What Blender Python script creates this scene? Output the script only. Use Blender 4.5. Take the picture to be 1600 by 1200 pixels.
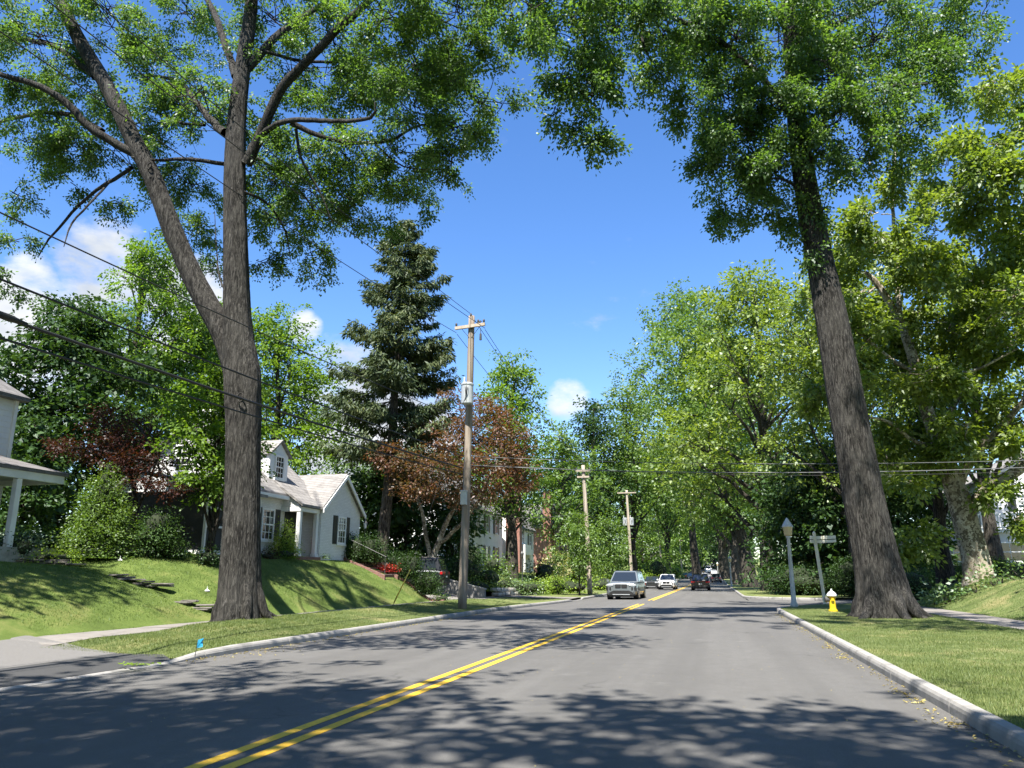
import bpy, math, random
import numpy as np
from mathutils import Vector

# ---------------------------------------------------------------- scene, camera, sky, sun, exposure
for o in list(bpy.data.objects): bpy.data.objects.remove(o, do_unlink=True)
SC = bpy.context.scene
COL = SC.collection
FPX, EYE = 1202.0, 1.5
PIT = math.atan(300/FPX); YAW = math.atan(317/math.hypot(FPX, 300))
cam = bpy.data.cameras.new('camera'); camo = bpy.data.objects.new('camera', cam); COL.objects.link(camo)
cam.sensor_width = 36; cam.lens = FPX/1600*36; cam.clip_start = .1; cam.clip_end = 6000
camo.location = (0, 0, EYE); camo.rotation_euler = (math.pi/2+PIT, 0, YAW)
SC.camera = camo

def ray(px, py):
    u = (px-800)/FPX; v = (600-py)/FPX
    fy = math.cos(PIT)-v*math.sin(PIT); z = math.sin(PIT)+v*math.cos(PIT)
    return np.array([u*math.cos(YAW)-fy*math.sin(YAW), u*math.sin(YAW)+fy*math.cos(YAW), z])
def at(px, py, Y):
    d = ray(px, py); return np.array([0, 0, EYE])+d*(Y/d[1])
def gp(px, py, z=0.):
    d = ray(px, py); return np.array([0, 0, EYE])+d*((z-EYE)/d[2])
def proj(p):           # where a point falls in the reference picture
    x, y, z = p[0], p[1], p[2]-EYE; rx = x*math.cos(YAW)+y*math.sin(YAW); fy = -x*math.sin(YAW)+y*math.cos(YAW)
    d = fy*math.cos(PIT)+z*math.sin(PIT); u = -fy*math.sin(PIT)+z*math.cos(PIT)
    return (800+FPX*rx/d, 600-FPX*u/d) if d > .5 else (9999, -9999)
def pxm(Y):            # metres per reference pixel at road distance Y (near the picture's middle)
    return Y/1238.

SUN_EL, SUN_AZ = math.radians(60), math.radians(183)      # azimuth clockwise from +Y
sdir = Vector((math.sin(SUN_AZ)*math.cos(SUN_EL), math.cos(SUN_AZ)*math.cos(SUN_EL), math.sin(SUN_EL)))
sl = bpy.data.lights.new('sun', 'SUN'); sl.energy = 5.0; sl.angle = math.radians(.53); sl.color = (1, .95, .87)
so = bpy.data.objects.new('sun', sl); COL.objects.link(so)
so.rotation_euler = (-sdir).to_track_quat('-Z', 'Y').to_euler(); so.location = (0, -20, 60)

W = bpy.data.worlds.new('World'); SC.world = W; W.use_nodes = True
nt = W.node_tree; nt.nodes.clear()
def N(t, typ, **kw):
    n = t.nodes.new(typ)
    for k, v in kw.items(): setattr(n, k, v)
    return n
sky = N(nt, 'ShaderNodeTexSky', sky_type='NISHITA', sun_disc=False, sun_elevation=SUN_EL, sun_rotation=SUN_AZ, altitude=100, air_density=1.0, dust_density=.3, ozone_density=2.2)
hs = N(nt, 'ShaderNodeHueSaturation'); hs.inputs['Hue'].default_value = .508; hs.inputs['Saturation'].default_value = 1.25; hs.inputs['Value'].default_value = .92
nt.links.new(sky.outputs[0], hs.inputs['Color'])
tc = N(nt, 'ShaderNodeTexCoord')
def M(t, op, a, b=None, c=None, clamp=False):
    n = N(t, 'ShaderNodeMath', operation=op, use_clamp=clamp)
    for i, v in enumerate((a, b, c)):
        if v is None: continue
        if isinstance(v, (int, float)): n.inputs[i].default_value = v
        else: t.links.new(v, n.inputs[i])
    return n.outputs[0]
mp = N(nt, 'ShaderNodeMapping'); mp.inputs['Scale'].default_value = (1, 1, 1.9); nt.links.new(tc.outputs['Generated'], mp.inputs['Vector'])
noi = N(nt, 'ShaderNodeTexNoise'); noi.inputs['Scale'].default_value = 7; noi.inputs['Detail'].default_value = 9; noi.inputs['Roughness'].default_value = .6
nt.links.new(mp.outputs[0], noi.inputs['Vector'])
big = N(nt, 'ShaderNodeTexNoise'); big.inputs['Scale'].default_value = 1.6; big.inputs['Detail'].default_value = 2; nt.links.new(mp.outputs[0], big.inputs['Vector'])
sep = N(nt, 'ShaderNodeSeparateXYZ'); nt.links.new(tc.outputs['Generated'], sep.inputs[0])
acc = None
for (px, py, r) in [(890, 622, 1.7), (165, 425, 3.0), (40, 450, 2.2), (290, 480, 3.6), (525, 600, 3.6), (475, 515, 1.3), (-150, 470, 3), (100, 560, 5), (600, 700, 5)]:
    d = ray(px, py); d = d/np.linalg.norm(d)
    vm = N(nt, 'ShaderNodeVectorMath', operation='DOT_PRODUCT'); nt.links.new(tc.outputs['Generated'], vm.inputs[0]); vm.inputs[1].default_value = d
    mr = N(nt, 'ShaderNodeMapRange', interpolation_type='SMOOTHSTEP'); nt.links.new(vm.outputs['Value'], mr.inputs[0])
    mr.inputs[1].default_value = math.cos(math.radians(r*1.5)); mr.inputs[2].default_value = math.cos(math.radians(r*.4)); mr.inputs[3].default_value = 0; mr.inputs[4].default_value = .35
    acc = mr.outputs[0] if acc is None else M(nt, 'MAXIMUM', acc, mr.outputs[0])
lowc = N(nt, 'ShaderNodeMapRange', interpolation_type='SMOOTHSTEP'); nt.links.new(sep.outputs['Z'], lowc.inputs[0])   # fair-weather cloud band low round the horizon
lowc.inputs[1].default_value = .30; lowc.inputs[2].default_value = .03; lowc.inputs[3].default_value = 0; lowc.inputs[4].default_value = .5
lowm = M(nt, 'MULTIPLY', lowc.outputs[0], M(nt, 'SUBTRACT', big.outputs[0], .28, clamp=True))
v = M(nt, 'ADD', M(nt, 'ADD', noi.outputs[0], acc), lowm)
cm = N(nt, 'ShaderNodeMapRange', interpolation_type='SMOOTHSTEP'); nt.links.new(v, cm.inputs[0]); cm.inputs[1].default_value = .64; cm.inputs[2].default_value = .88
mix = N(nt, 'ShaderNodeMix', data_type='RGBA'); nt.links.new(cm.outputs[0], mix.inputs[0]); nt.links.new(hs.outputs[0], mix.inputs[6]); 
cs = N(nt, 'ShaderNodeTexNoise'); cs.inputs['Scale'].default_value = 11; cs.inputs['Detail'].default_value = 5; nt.links.new(mp.outputs[0], cs.inputs['Vector'])
cr_ = N(nt, 'ShaderNodeValToRGB'); nt.links.new(cs.outputs[0], cr_.inputs[0]); cr_.color_ramp.elements[0].position = .35; cr_.color_ramp.elements[0].color = (2.3, 2.5, 2.8, 1); cr_.color_ramp.elements[1].position = .62; cr_.color_ramp.elements[1].color = (3.5, 3.6, 3.75, 1); nt.links.new(cr_.outputs[0], mix.inputs[7])
bg = N(nt, 'ShaderNodeBackground'); bg.inputs['Strength'].default_value = .10
nt.links.new(mix.outputs[2], bg.inputs['Color'])
out = N(nt, 'ShaderNodeOutputWorld'); nt.links.new(bg.outputs[0], out.inputs[0])
SC.view_settings.view_transform = 'Standard'; SC.view_settings.look = 'None'; SC.view_settings.exposure = 1.6; SC.view_settings.gamma = 1
SC.render.engine = 'CYCLES'
SC.cycles.max_bounces = 6; SC.cycles.diffuse_bounces = 3; SC.cycles.glossy_bounces = 2; SC.cycles.transmission_bounces = 3; SC.cycles.transparent_max_bounces = 4
SC.cycles.use_denoising = True

# ---------------------------------------------------------------- helpers
RNG = np.random.default_rng(7); random.seed(7)
class MB:
    def __init__(s): s.v = []; s.f = []
    def add(s, vs, fs):
        b = len(s.v); s.v += [tuple(map(float, p)) for p in vs]; s.f += [tuple(b+i for i in f) for f in fs]; return s
    def box(s, x0, x1, y0, y1, z0, z1):
        return s.add([(x0,y0,z0),(x1,y0,z0),(x1,y1,z0),(x0,y1,z0),(x0,y0,z1),(x1,y0,z1),(x1,y1,z1),(x0,y1,z1)],
                     [(3,2,1,0),(4,5,6,7),(0,1,5,4),(1,2,6,5),(2,3,7,6),(3,0,4,7)])
    def bev(s, x0, x1, y0, y1, z0, z1, b):     # box with chamfered edges
        vs = []; 
        for z, k in ((z0, b), (z0+b, 0), (z1-b, 0), (z1, b)):
            X0, X1, Y0, Y1 = x0+k, x1-k, y0+k, y1-k
            c = b
            vs += [(X0+c,Y0,z),(X1-c,Y0,z),(X1,Y0+c,z),(X1,Y1-c,z),(X1-c,Y1,z),(X0+c,Y1,z),(X0,Y1-c,z),(X0,Y0+c,z)]
        fs = [tuple(range(7,-1,-1)), tuple(range(24,32))]
        for r in range(3):
            for i in range(8):
                j = (i+1) % 8; fs.append((r*8+i, r*8+j, r*8+8+j, r*8+8+i))
        return s.add(vs, fs)
    def obox(s, c, ax, ay, az, hx, hy, hz):    # oriented box from unit axes and half sizes
        c, ax, ay, az = map(np.asarray, (c, ax, ay, az))
        vs = [c+ax*hx*i+ay*hy*j+az*hz*k for k in (-1, 1) for (i, j) in ((-1,-1),(1,-1),(1,1),(-1,1))]
        return s.add(vs, [(3,2,1,0),(4,5,6,7),(0,1,5,4),(1,2,6,5),(2,3,7,6),(3,0,4,7)])
    def tube(s, pts, rad, n=8, caps=True):
        v, f = tube_np(np.asarray(pts, float), np.broadcast_to(np.asarray(rad, float), (len(pts),)), n, caps)
        return s.add(v, f)
    def lathe(s, c, prof, n=16):
        c = np.asarray(c, float); vs = []; fs = []
        for (r, z) in prof:
            for i in range(n):
                a = 2*math.pi*i/n; vs.append((c[0]+r*math.cos(a), c[1]+r*math.sin(a), c[2]+z))
        for k in range(len(prof)-1):
            for i in range(n):
                j = (i+1) % n; fs.append((k*n+i, k*n+j, k*n+n+j, k*n+n+i))
        fs.append(tuple(range(n-1, -1, -1))); fs.append(tuple((len(prof)-1)*n+i for i in range(n)))
        return s.add(vs, fs)
    def prism(s, poly, ext):                   # planar polygon (3D pts) extruded by a vector
        poly = [np.asarray(p, float) for p in poly]; e = np.asarray(ext, float); n = len(poly)
        fs = [tuple(range(n-1, -1, -1)), tuple(range(n, 2*n))]+[(i, (i+1) % n, n+(i+1) % n, n+i) for i in range(n)]
        return s.add(poly+[p+e for p in poly], fs)
def tube_np(P, R, n, caps=True):
    m = len(P); T = np.gradient(P, axis=0); T /= np.linalg.norm(T, axis=1, keepdims=True)+1e-9
    a = np.array([1., 0, 0]) if abs(T[0][0]) < .9 else np.array([0, 1., 0])
    U = np.zeros_like(P); u = a-T[0]*a.dot(T[0]); u /= np.linalg.norm(u); U[0] = u
    for i in range(1, m):
        u = U[i-1]-T[i]*U[i-1].dot(T[i]); U[i] = u/(np.linalg.norm(u)+1e-9)
    V = np.cross(T, U); th = np.arange(n)*2*math.pi/n
    ring = P[:, None, :]+R[:, None, None]*(np.cos(th)[None, :, None]*U[:, None, :]+np.sin(th)[None, :, None]*V[:, None, :])
    f = []
    for k in range(m-1):
        for i in range(n):
            j = (i+1) % n; f.append((k*n+i, k*n+j, k*n+n+j, k*n+n+i))
    if caps: f.append(tuple(range(n-1, -1, -1))); f.append(tuple((m-1)*n+i for i in range(n)))
    return ring.reshape(-1, 3), f
def spline(pts, step=.3):
    P = np.asarray(pts, float)
    if len(P) < 3:
        n = max(2, int(np.linalg.norm(P[-1][:3]-P[0][:3])/step)+1); t = np.linspace(0, 1, n)[:, None]; return P[0]*(1-t)+P[-1]*t
    Q = np.vstack([2*P[0]-P[1], P, 2*P[-1]-P[-2]]); out = []
    for i in range(1, len(Q)-2):
        n = max(2, int(np.linalg.norm(Q[i+1][:3]-Q[i][:3])/step)); t = np.linspace(0, 1, n, endpoint=False)[:, None]
        out.append(.5*(2*Q[i]+(Q[i+1]-Q[i-1])*t+(2*Q[i-1]-5*Q[i]+4*Q[i+1]-Q[i+2])*t*t+(-Q[i-1]+3*Q[i]-3*Q[i+1]+Q[i+2])*t**3))
    out.append(P[-1:]); return np.vstack(out)
def link(name, me, mat, parent=None, origin=None):
    if mat is not None: me.materials.append(mat)
    o = bpy.data.objects.new(name, me); COL.objects.link(o)
    if parent is not None: o.parent = parent
    elif origin is not None: o.location = origin
    return o
def root_of(o):
    while o.parent is not None: o = o.parent
    return o
def obj(name, mb, mat, parent=None, smooth=False, origin=None, local=False):
    """one mesh; vertices in world space unless local; a child's are stored relative to its root's location"""
    me = bpy.data.meshes.new(name); off = np.zeros(3)
    if parent is not None and not local: off = np.array(root_of(parent).location)
    elif origin is not None: off = np.asarray(origin, float)
    me.from_pydata([(p[0]-off[0], p[1]-off[1], p[2]-off[2]) for p in mb.v], [], mb.f); me.update()
    if smooth: me.polygons.foreach_set('use_smooth', np.ones(len(me.polygons), bool))
    return link(name, me, mat, parent, origin)
def obj_np(name, V, F, mat, parent=None, origin=None, smooth=False, local=False):
    """V (n,3), F (m,k) arrays, one face size"""
    me = bpy.data.meshes.new(name); V = np.asarray(V, np.float32); F = np.asarray(F, np.int32)
    if parent is not None and not local: V = V-np.array(root_of(parent).location, np.float32)
    elif origin is not None: V = V-np.asarray(origin, np.float32)
    m, k = F.shape
    me.vertices.add(len(V)); me.vertices.foreach_set('co', V.ravel().astype(np.float32))
    me.loops.add(m*k); me.loops.foreach_set('vertex_index', F.ravel())
    me.polygons.add(m); me.polygons.foreach_set('loop_start', np.arange(0, m*k, k, dtype=np.int32))
    try: me.polygons.foreach_set('loop_total', np.full(m, k, np.int32))
    except Exception: pass
    me.update(calc_edges=True)
    if smooth: me.polygons.foreach_set('use_smooth', np.ones(m, bool))
    return link(name, me, mat, parent, origin)
def tag(o, label=None, cat=None, group=None, kind=None):
    for k, v in (('label', label), ('category', cat), ('group', group), ('kind', kind)):
        if v: o[k] = v
    return o
def thing(name, label, cat, loc, group=None, rotz=0):
    o = bpy.data.objects.new(name, None); COL.objects.link(o); o.location = tuple(map(float, loc)); o.rotation_euler = (0, 0, rotz)
    o.empty_display_size = .2
    return tag(o, label, cat, group)
def struct(name, mb, mat, smooth=False): return tag(obj(name, mb, mat, smooth=smooth), kind='structure')
def copy_tree(o, parent=None):
    c = o.copy(); COL.objects.link(c); c.parent = parent
    for ch in list(o.children): copy_tree(ch, c)
    return c

# ---------------------------------------------------------------- materials
def mat_base(name):
    m = bpy.data.materials.new(name); m.use_nodes = True; t = m.node_tree; t.nodes.clear()
    o = N(t, 'ShaderNodeOutputMaterial'); p = N(t, 'ShaderNodeBsdfPrincipled'); t.links.new(p.outputs[0], o.inputs[0]); return m, t, p, o
def ramp(t, src, stops):
    r = N(t, 'ShaderNodeValToRGB'); t.links.new(src, r.inputs[0]); e = r.color_ramp.elements
    while len(e) < len(stops): e.new(.5)
    for x, (p, c) in zip(e, stops): x.position = p; x.color = (*c, 1) if len(c) == 3 else c
    return r.outputs[0]
def noise(t, scale, detail=4, rough=.55, vec=None, mscale=None, dist=0):
    n = N(t, 'ShaderNodeTexNoise'); n.inputs['Scale'].default_value = scale; n.inputs['Detail'].default_value = detail; n.inputs['Roughness'].default_value = rough; n.inputs['Distortion'].default_value = dist
    if vec is None:
        vec = N(t, 'ShaderNodeTexCoord').outputs['Object']
    if mscale:
        mpn = N(t, 'ShaderNodeMapping'); mpn.inputs['Scale'].default_value = mscale; t.links.new(vec, mpn.inputs['Vector']); vec = mpn.outputs[0]
    t.links.new(vec, n.inputs['Vector']); return n.outputs[0]
def geo_pos(t): return N(t, 'ShaderNodeNewGeometry').outputs['Position']
def bump(t, p, h, strength=.3, dist=.02):
    b = N(t, 'ShaderNodeBump'); b.inputs['Strength'].default_value = strength; b.inputs['Distance'].default_value = dist
    t.links.new(h, b.inputs['Height']); t.links.new(b.outputs[0], p.inputs['Normal'])
def mixc(t, fac, a, b, mode='MIX'):
    n = N(t, 'ShaderNodeMix', data_type='RGBA', blend_type=mode)
    for i, v in ((0, fac), (6, a), (7, b)):
        if isinstance(v, (int, float)): n.inputs[i].default_value = v
        elif isinstance(v, tuple): n.inputs[i].default_value = (*v, 1)
        else: t.links.new(v, n.inputs[i])
    return n.outputs[2]
_mc = {}
def mottled(name, c1, c2, scale=3, rough=.7, metal=0., spec=.5, bstr=.15, bdist=.01, bscale=None, mscale=None, coat=0., c3=None):
    if name in _mc: return _mc[name]
    m, t, p, o = mat_base(name); pos = geo_pos(t)
    n = noise(t, scale, 6, .6, pos, mscale)
    stops = [(.35, c1), (.65, c2)] if c3 is None else [(.3, c1), (.5, c2), (.72, c3)]
    t.links.new(ramp(t, n, stops), p.inputs['Base Color']); p.inputs['Roughness'].default_value = rough; p.inputs['Metallic'].default_value = metal
    p.inputs['Specular IOR Level'].default_value = spec; p.inputs['Coat Weight'].default_value = coat
    if bstr: bump(t, p, noise(t, bscale or scale*8, 5, .6, pos, mscale), bstr, bdist)
    _mc[name] = m; return m
def leaf_mat(name, cols, trans=.45, gloss=.04, hue_noise=.6, sc=.5, boost=1.4):
    """cols: three diffuse greens from dark to light; each leaf (mesh island) takes its own"""
    m = bpy.data.materials.new(name); m.use_nodes = True; t = m.node_tree; t.nodes.clear(); o = N(t, 'ShaderNodeOutputMaterial')
    g = N(t, 'ShaderNodeNewGeometry'); r = g.outputs['Random Per Island']
    n = noise(t, sc, 2, .5, g.outputs['Position'])
    v = M(t, 'ADD', M(t, 'MULTIPLY', r, 1-hue_noise*.5), M(t, 'MULTIPLY', M(t, 'SUBTRACT', n, .4), hue_noise*1.6), clamp=True)
    cols = [(r_*boost*1.04, g_*boost*1.02, b_*boost*.9) for (r_, g_, b_) in cols]
    c = ramp(t, v, [(0, cols[0]), (.55, cols[1]), (1, cols[2])])
    d = N(t, 'ShaderNodeBsdfDiffuse'); t.links.new(c, d.inputs[0])
    tr = N(t, 'ShaderNodeBsdfTranslucent')
    t.links.new(mixc(t, 1.0, c, (1.4, 1.4, .5), 'MULTIPLY'), tr.inputs[0])
    mx = N(t, 'ShaderNodeMixShader'); mx.inputs[0].default_value = trans; t.links.new(d.outputs[0], mx.inputs[1]); t.links.new(tr.outputs[0], mx.inputs[2])
    gl = N(t, 'ShaderNodeBsdfGlossy'); gl.inputs['Roughness'].default_value = .5; gl.inputs[0].default_value = (.9, .95, 1, 1)
    m2 = N(t, 'ShaderNodeMixShader'); m2.inputs[0].default_value = gloss; t.links.new(mx.outputs[0], m2.inputs[1]); t.links.new(gl.outputs[0], m2.inputs[2])
    t.links.new(m2.outputs[0], o.inputs[0]); return m
def bark_mat(name, dark, mid, light, patch=None, scale=1.0, lichen=True):
    m, t, p, o = mat_base(name); pos = geo_pos(t)
    fur = noise(t, 19*scale, 6, .72, pos, (1, 1, .15), .9)
    fin = noise(t, 60*scale, 4, .6, pos, (1, 1, .35))
    c = ramp(t, fur, [(.42, tuple(x*.35 for x in dark)), (.48, dark), (.54, mid), (.62, light)])
    big = noise(t, 1.3, 4, .6, pos)
    c = mixc(t, ramp(t, big, [(.45, (0, 0, 0)), (.7, (.35, .35, .35))]), c, mid if not lichen else tuple(x*1.1 for x in light))
    if patch:
        vo = N(t, 'ShaderNodeTexVoronoi'); vo.inputs['Scale'].default_value = 5.5; vo.inputs['Randomness'].default_value = 1
        mpn = N(t, 'ShaderNodeMapping'); mpn.inputs['Scale'].default_value = (1, 1, .55); t.links.new(pos, mpn.inputs[0])
        dn = N(t, 'ShaderNodeVectorMath', operation='ADD'); nz = N(t, 'ShaderNodeTexNoise'); nz.inputs['Scale'].default_value = 4; t.links.new(pos, nz.inputs[0]); t.links.new(mpn.outputs[0], dn.inputs[0]); t.links.new(nz.outputs['Color'], dn.inputs[1]); t.links.new(dn.outputs[0], vo.inputs['Vector'])
        sp = N(t, 'ShaderNodeSeparateColor'); t.links.new(vo.outputs['Color'], sp.inputs[0])
        pc = ramp(t, sp.outputs[0], [(.0, patch[0]), (.35, patch[1]), (.5, patch[2]), (.8, patch[3])]); t.nodes[-1].color_ramp.interpolation = 'CONSTANT'
        c = mixc(t, .72, c, pc)
    t.links.new(c, p.inputs['Base Color']); p.inputs['Roughness'].default_value = .92; p.inputs['Specular IOR Level'].default_value = .2
    h = M(t, 'ADD', M(t, 'MULTIPLY', fur, 1.0), M(t, 'MULTIPLY', fin, .3)); bump(t, p, h, 1.0 if not patch else .4, .10 if not patch else .02)
    return m

# ---------------------------------------------------------------- the lie of the land
def ss(a, b, x): t = np.clip((np.asarray(x, float)-a)/(b-a), 0, 1); return t*t*(3-2*t)
def zr(y): y = np.asarray(y, float); return np.where(y > 110, .000085*(np.maximum(y, 110)-110)**2, 0.)
def kl(y): return -9.35+.95*ss(33, 47, y)                 # left kerb face
def kr(y): return 2.45-.65*ss(40, 57, y)                  # right kerb face
def wob(x, y): return .5*np.sin(.9*x+.35*y)*np.cos(.6*y-.3*x)+.3*np.sin(1.7*x-1.1*y+1)+.2*np.sin(2.9*y+1.3*x)
def zleft(x, y):                                          # verge, pavement, lawns and driveways left of the road
    x = np.asarray(x, float); y = np.asarray(y, float)
    z = .14+.08*ss(-9.4, -12.5, x)+.03*wob(x, y)*ss(-9.6, -10.6, x)*ss(-12.7, -12.0, x)
    z = z+.15*ss(-9.8, -11.6, x)*ss(-12.82, -12.3, x)*ss(15, 17.5, y)*(1-ss(38.5, 41, y))
    za = .012+.037*(-9.5-x); z = np.where(x > -12.9, za+(z-za)*ss(13.0, 14.4, y), z)
    t = np.clip((-14.4-x)/5.2, 0, 1); S = 1-(1-t)**1.8
    lot1 = ss(11.0, 15.5, y)*(1-ss(39.3, 39.9, y))
    hill1 = (1.55+.65*ss(18.5, 27, y))*S+.05*np.maximum(-20-x, 0)*np.clip((40+x)/20, 0, 1)
    hill1 = hill1+(.16*np.exp(-((x+18.2)/2.2)**2-((y-17.3)/2.3)**2)-.30*np.exp(-((x+17.5)/2.6)**2-((y-21.2)/1.3)**2)+.05*wob(x*.8, y*.8))*ss(-14.4, -15.4, x)
    drive = np.clip(-14.2-x, 0, 12)*.17
    lot2 = ss(46.0, 46.8, y); hill2 = 1.7*(1-(1-np.clip((-13.2-x)/6.5, 0, 1))**1.6)+.06*wob(x*.7, y*.7)*ss(-13.5, -15, x)
    z = z+np.where(x < -14.3, lot1*hill1+(1-lot1)*(1-lot2)*drive+lot2*hill2, lot2*hill2*(x < -13.2))
    return z+zr(y)
def zright(x, y):
    x = np.asarray(x, float); y = np.asarray(y, float)
    z = .14+.03*ss(2.5, 7.4, x)+.025*wob(x, y)*ss(2.8, 4, x)*ss(7.4, 6.8, x)
    b = 1.25*ss(9.0, 12.4, x)*(.25+.75*ss(18, 38, y))*(1-ss(43.6, 45, y))+.05*wob(x*.7, y*.7)*ss(9.3, 10.5, x)
    far = 1.0*ss(9, 16, x)*ss(55, 60, y)
    return z+b+far+.03*np.clip(x-12.4, 0, 30)+zr(y)

# ---------------------------------------------------------------- surfaces
def grass_mat(name, c1, c2, c3, dry=None):
    m, t, p, o = mat_base(name); pos = geo_pos(t)
    a = noise(t, 1.1, 5, .6, pos); b = noise(t, 45, 4, .7, pos)
    v = M(t, 'ADD', M(t, 'MULTIPLY', a, .6), M(t, 'MULTIPLY', b, .4))
    c = ramp(t, v, [(.36, c1), (.5, c2), (.63, c3)])
    if dry: c = mixc(t, ramp(t, noise(t, .55, 5, .65, pos), [(.52, (0, 0, 0)), (.68, (.75, .75, .75))]), c, dry)
    t.links.new(c, p.inputs['Base Color']); p.inputs['Roughness'].default_value = .95; p.inputs['Specular IOR Level'].default_value = .15
    bump(t, p, b, .9, .04); return m
M_lawn = grass_mat('lawn_turf', (.06, .088, .020), (.10, .142, .032), (.15, .19, .05), dry=(.17, .165, .06))
M_verge = grass_mat('verge_turf', (.075, .10, .032), (.12, .15, .050), (.18, .195, .08), dry=(.27, .235, .11))
def asphalt():
    m, t, p, o = mat_base('asphalt'); pos = geo_pos(t)
    fine = noise(t, 110, 3, .85, pos); big = noise(t, .25, 6, .62, pos, (1.6, .35, 1)); mid = noise(t, 3, 5, .6, pos)
    c = ramp(t, fine, [(.30, (.040, .039, .037)), (.5, (.092, .089, .084)), (.70, (.215, .208, .198))])
    c = mixc(t, .5, c, ramp(t, M(t, 'ADD', M(t, 'MULTIPLY', big, .65), M(t, 'MULTIPLY', mid, .35)), [(.34, (.070, .067, .063)), (.64, (.128, .124, .117))]))
    c = mixc(t, ramp(t, noise(t, 1.0, 4, .6, pos, (1.3, .02, 1)), [(.42, (0, 0, 0)), (.62, (.30, .30, .30))]), c, (.060, .058, .055))
    c = mixc(t, ramp(t, noise(t, .8, 6, .7, pos), [(.60, (0, 0, 0)), (.68, (.35, .35, .35))]), c, (.15, .145, .137))
    vo = N(t, 'ShaderNodeTexVoronoi'); vo.inputs['Scale'].default_value = 55; t.links.new(pos, vo.inputs['Vector'])
    sp = M(t, 'MULTIPLY', ramp(t, vo.outputs['Distance'], [(.0, (1, 1, 1)), (.13, (0, 0, 0))]), ramp(t, noise(t, 9, 2, .5, pos), [(.55, (0, 0, 0)), (.7, (.8, .8, .8))]))
    c = mixc(t, sp, c, (.30, .29, .27))
    wv = N(t, 'ShaderNodeVectorMath', operation='MULTIPLY_ADD'); nz = N(t, 'ShaderNodeTexNoise'); nz.inputs['Scale'].default_value = .9; nz.inputs['Detail'].default_value = 6; t.links.new(pos, nz.inputs['Vector'])
    t.links.new(nz.outputs['Color'], wv.inputs[0]); wv.inputs[1].default_value = (2.2, 2.2, 0); t.links.new(pos, wv.inputs[2])
    cv = N(t, 'ShaderNodeTexVoronoi', feature='DISTANCE_TO_EDGE'); cv.inputs['Scale'].default_value = .16; t.links.new(wv.outputs[0], cv.inputs['Vector'])
    ck = M(t, 'MULTIPLY', ramp(t, cv.outputs['Distance'], [(.0, (1, 1, 1)), (.006, (0, 0, 0))]), ramp(t, noise(t, .35, 3, .5, pos), [(.48, (0, 0, 0)), (.6, (.55, .55, .55))]))
    c = mixc(t, ck, c, (.03, .029, .028))
    t.links.new(c, p.inputs['Base Color']); p.inputs['Roughness'].default_value = .82; p.inputs['Specular IOR Level'].default_value = .35
    bump(t, p, fine, .7, .006); return m
M_asph = asphalt()
M_conc = mottled('kerb_concrete', (.16, .155, .145), (.27, .26, .245), 2.2, .9, spec=.25, bstr=.4, bdist=.006, bscale=60, c3=(.22, .21, .195))
M_conc_old = mottled('weathered_concrete', (.20, .195, .18), (.34, .33, .30), 2.5, .9, spec=.25, bstr=.4, bdist=.006, bscale=60, c3=(.28, .265, .24))
M_slab = mottled('pavement_concrete', (.12, .11, .10), (.20, .185, .17), 1.7, .92, spec=.2, bstr=.4, bdist=.005, bscale=80, c3=(.165, .15, .135))
M_apron = mottled('old_driveway', (.085, .08, .076), (.14, .135, .13), 60, .92, spec=.2, bstr=.6, bdist=.008, bscale=120, c3=(.19, .185, .175))
M_tar = mottled('fresh_tar', (.03, .03, .03), (.055, .054, .053), 90, .8, bstr=.6, bdist=.006, bscale=150)
M_dirt = mottled('dirt', (.05, .04, .025), (.10, .085, .05), 2, .95)
def yellow():
    m, t, p, o = mat_base('yellow_paint'); pos = geo_pos(t)
    w = noise(t, 26, 5, .7, pos); s = noise(t, 1.2, 4, .6, pos, (2, .4, 1))
    c = ramp(t, s, [(.35, (.62, .36, .02)), (.65, (.72, .45, .035))])
    c = mixc(t, ramp(t, w, [(.55, (0, 0, 0)), (.70, (.75, .75, .75))]), c, (.16, .12, .05))
    t.links.new(c, p.inputs['Base Color']); p.inputs['Roughness'].default_value = .7; bump(t, p, noise(t, 160, 3, .8, pos), .5, .004); return m
M_yel = yellow()

def grid_sheet(name, xs, ys, zf, mat, smooth=True, skirt=False):
    """height field on explicit xs (function of y allowed) and ys"""
    xs = [x if callable(x) else (lambda y, x=x: x+0*y) for x in xs]; ys = np.asarray(ys, float)
    X = np.stack([f(ys) for f in xs], 1); Y = np.repeat(ys[:, None], len(xs), 1); Z = zf(X, Y)
    V = np.stack([X, Y, Z], -1).reshape(-1, 3); n = len(xs); i, j = np.meshgrid(np.arange(len(ys)-1), np.arange(n-1), indexing='ij')
    a = (i*n+j).ravel(); F = np.stack([a, a+1, a+n+1, a+n], 1)
    return obj_np(name, V, F, mat, smooth=smooth)
YS = np.concatenate([np.arange(-30, 10, 2.), np.arange(10, 60, .5), np.arange(60, 120, 2.), np.arange(120, 431, 6.)])
g0 = MB(); g0.add([(-2500, -800, -.12), (2500, -800, -.12), (2500, 3500, -.12), (-2500, 3500, -.12)], [(0, 1, 2, 3)])
struct('ground', g0, M_lawn)
# beyond the modelled strip the land keeps the far road's level
g1 = MB(); zt = float(zr(430)); g1.add([(-2500, 430, zt-.05), (2500, 430, zt-.05), (2500, 3500, zt-.05), (-2500, 3500, zt-.05)], [(0, 1, 2, 3)]); struct('far_ground', g1, M_lawn)
rx = [lambda y, k=k: kl(y)-.02+(kr(y)-kl(y)+.04)*k/14 for k in range(15)]
crown = lambda X, Y: zr(Y)+.05*(1-((X+3.5)/6.1)**2)
road = grid_sheet('road', rx, YS, crown, M_asph); tag(road, kind='structure')
ZC = .05
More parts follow.
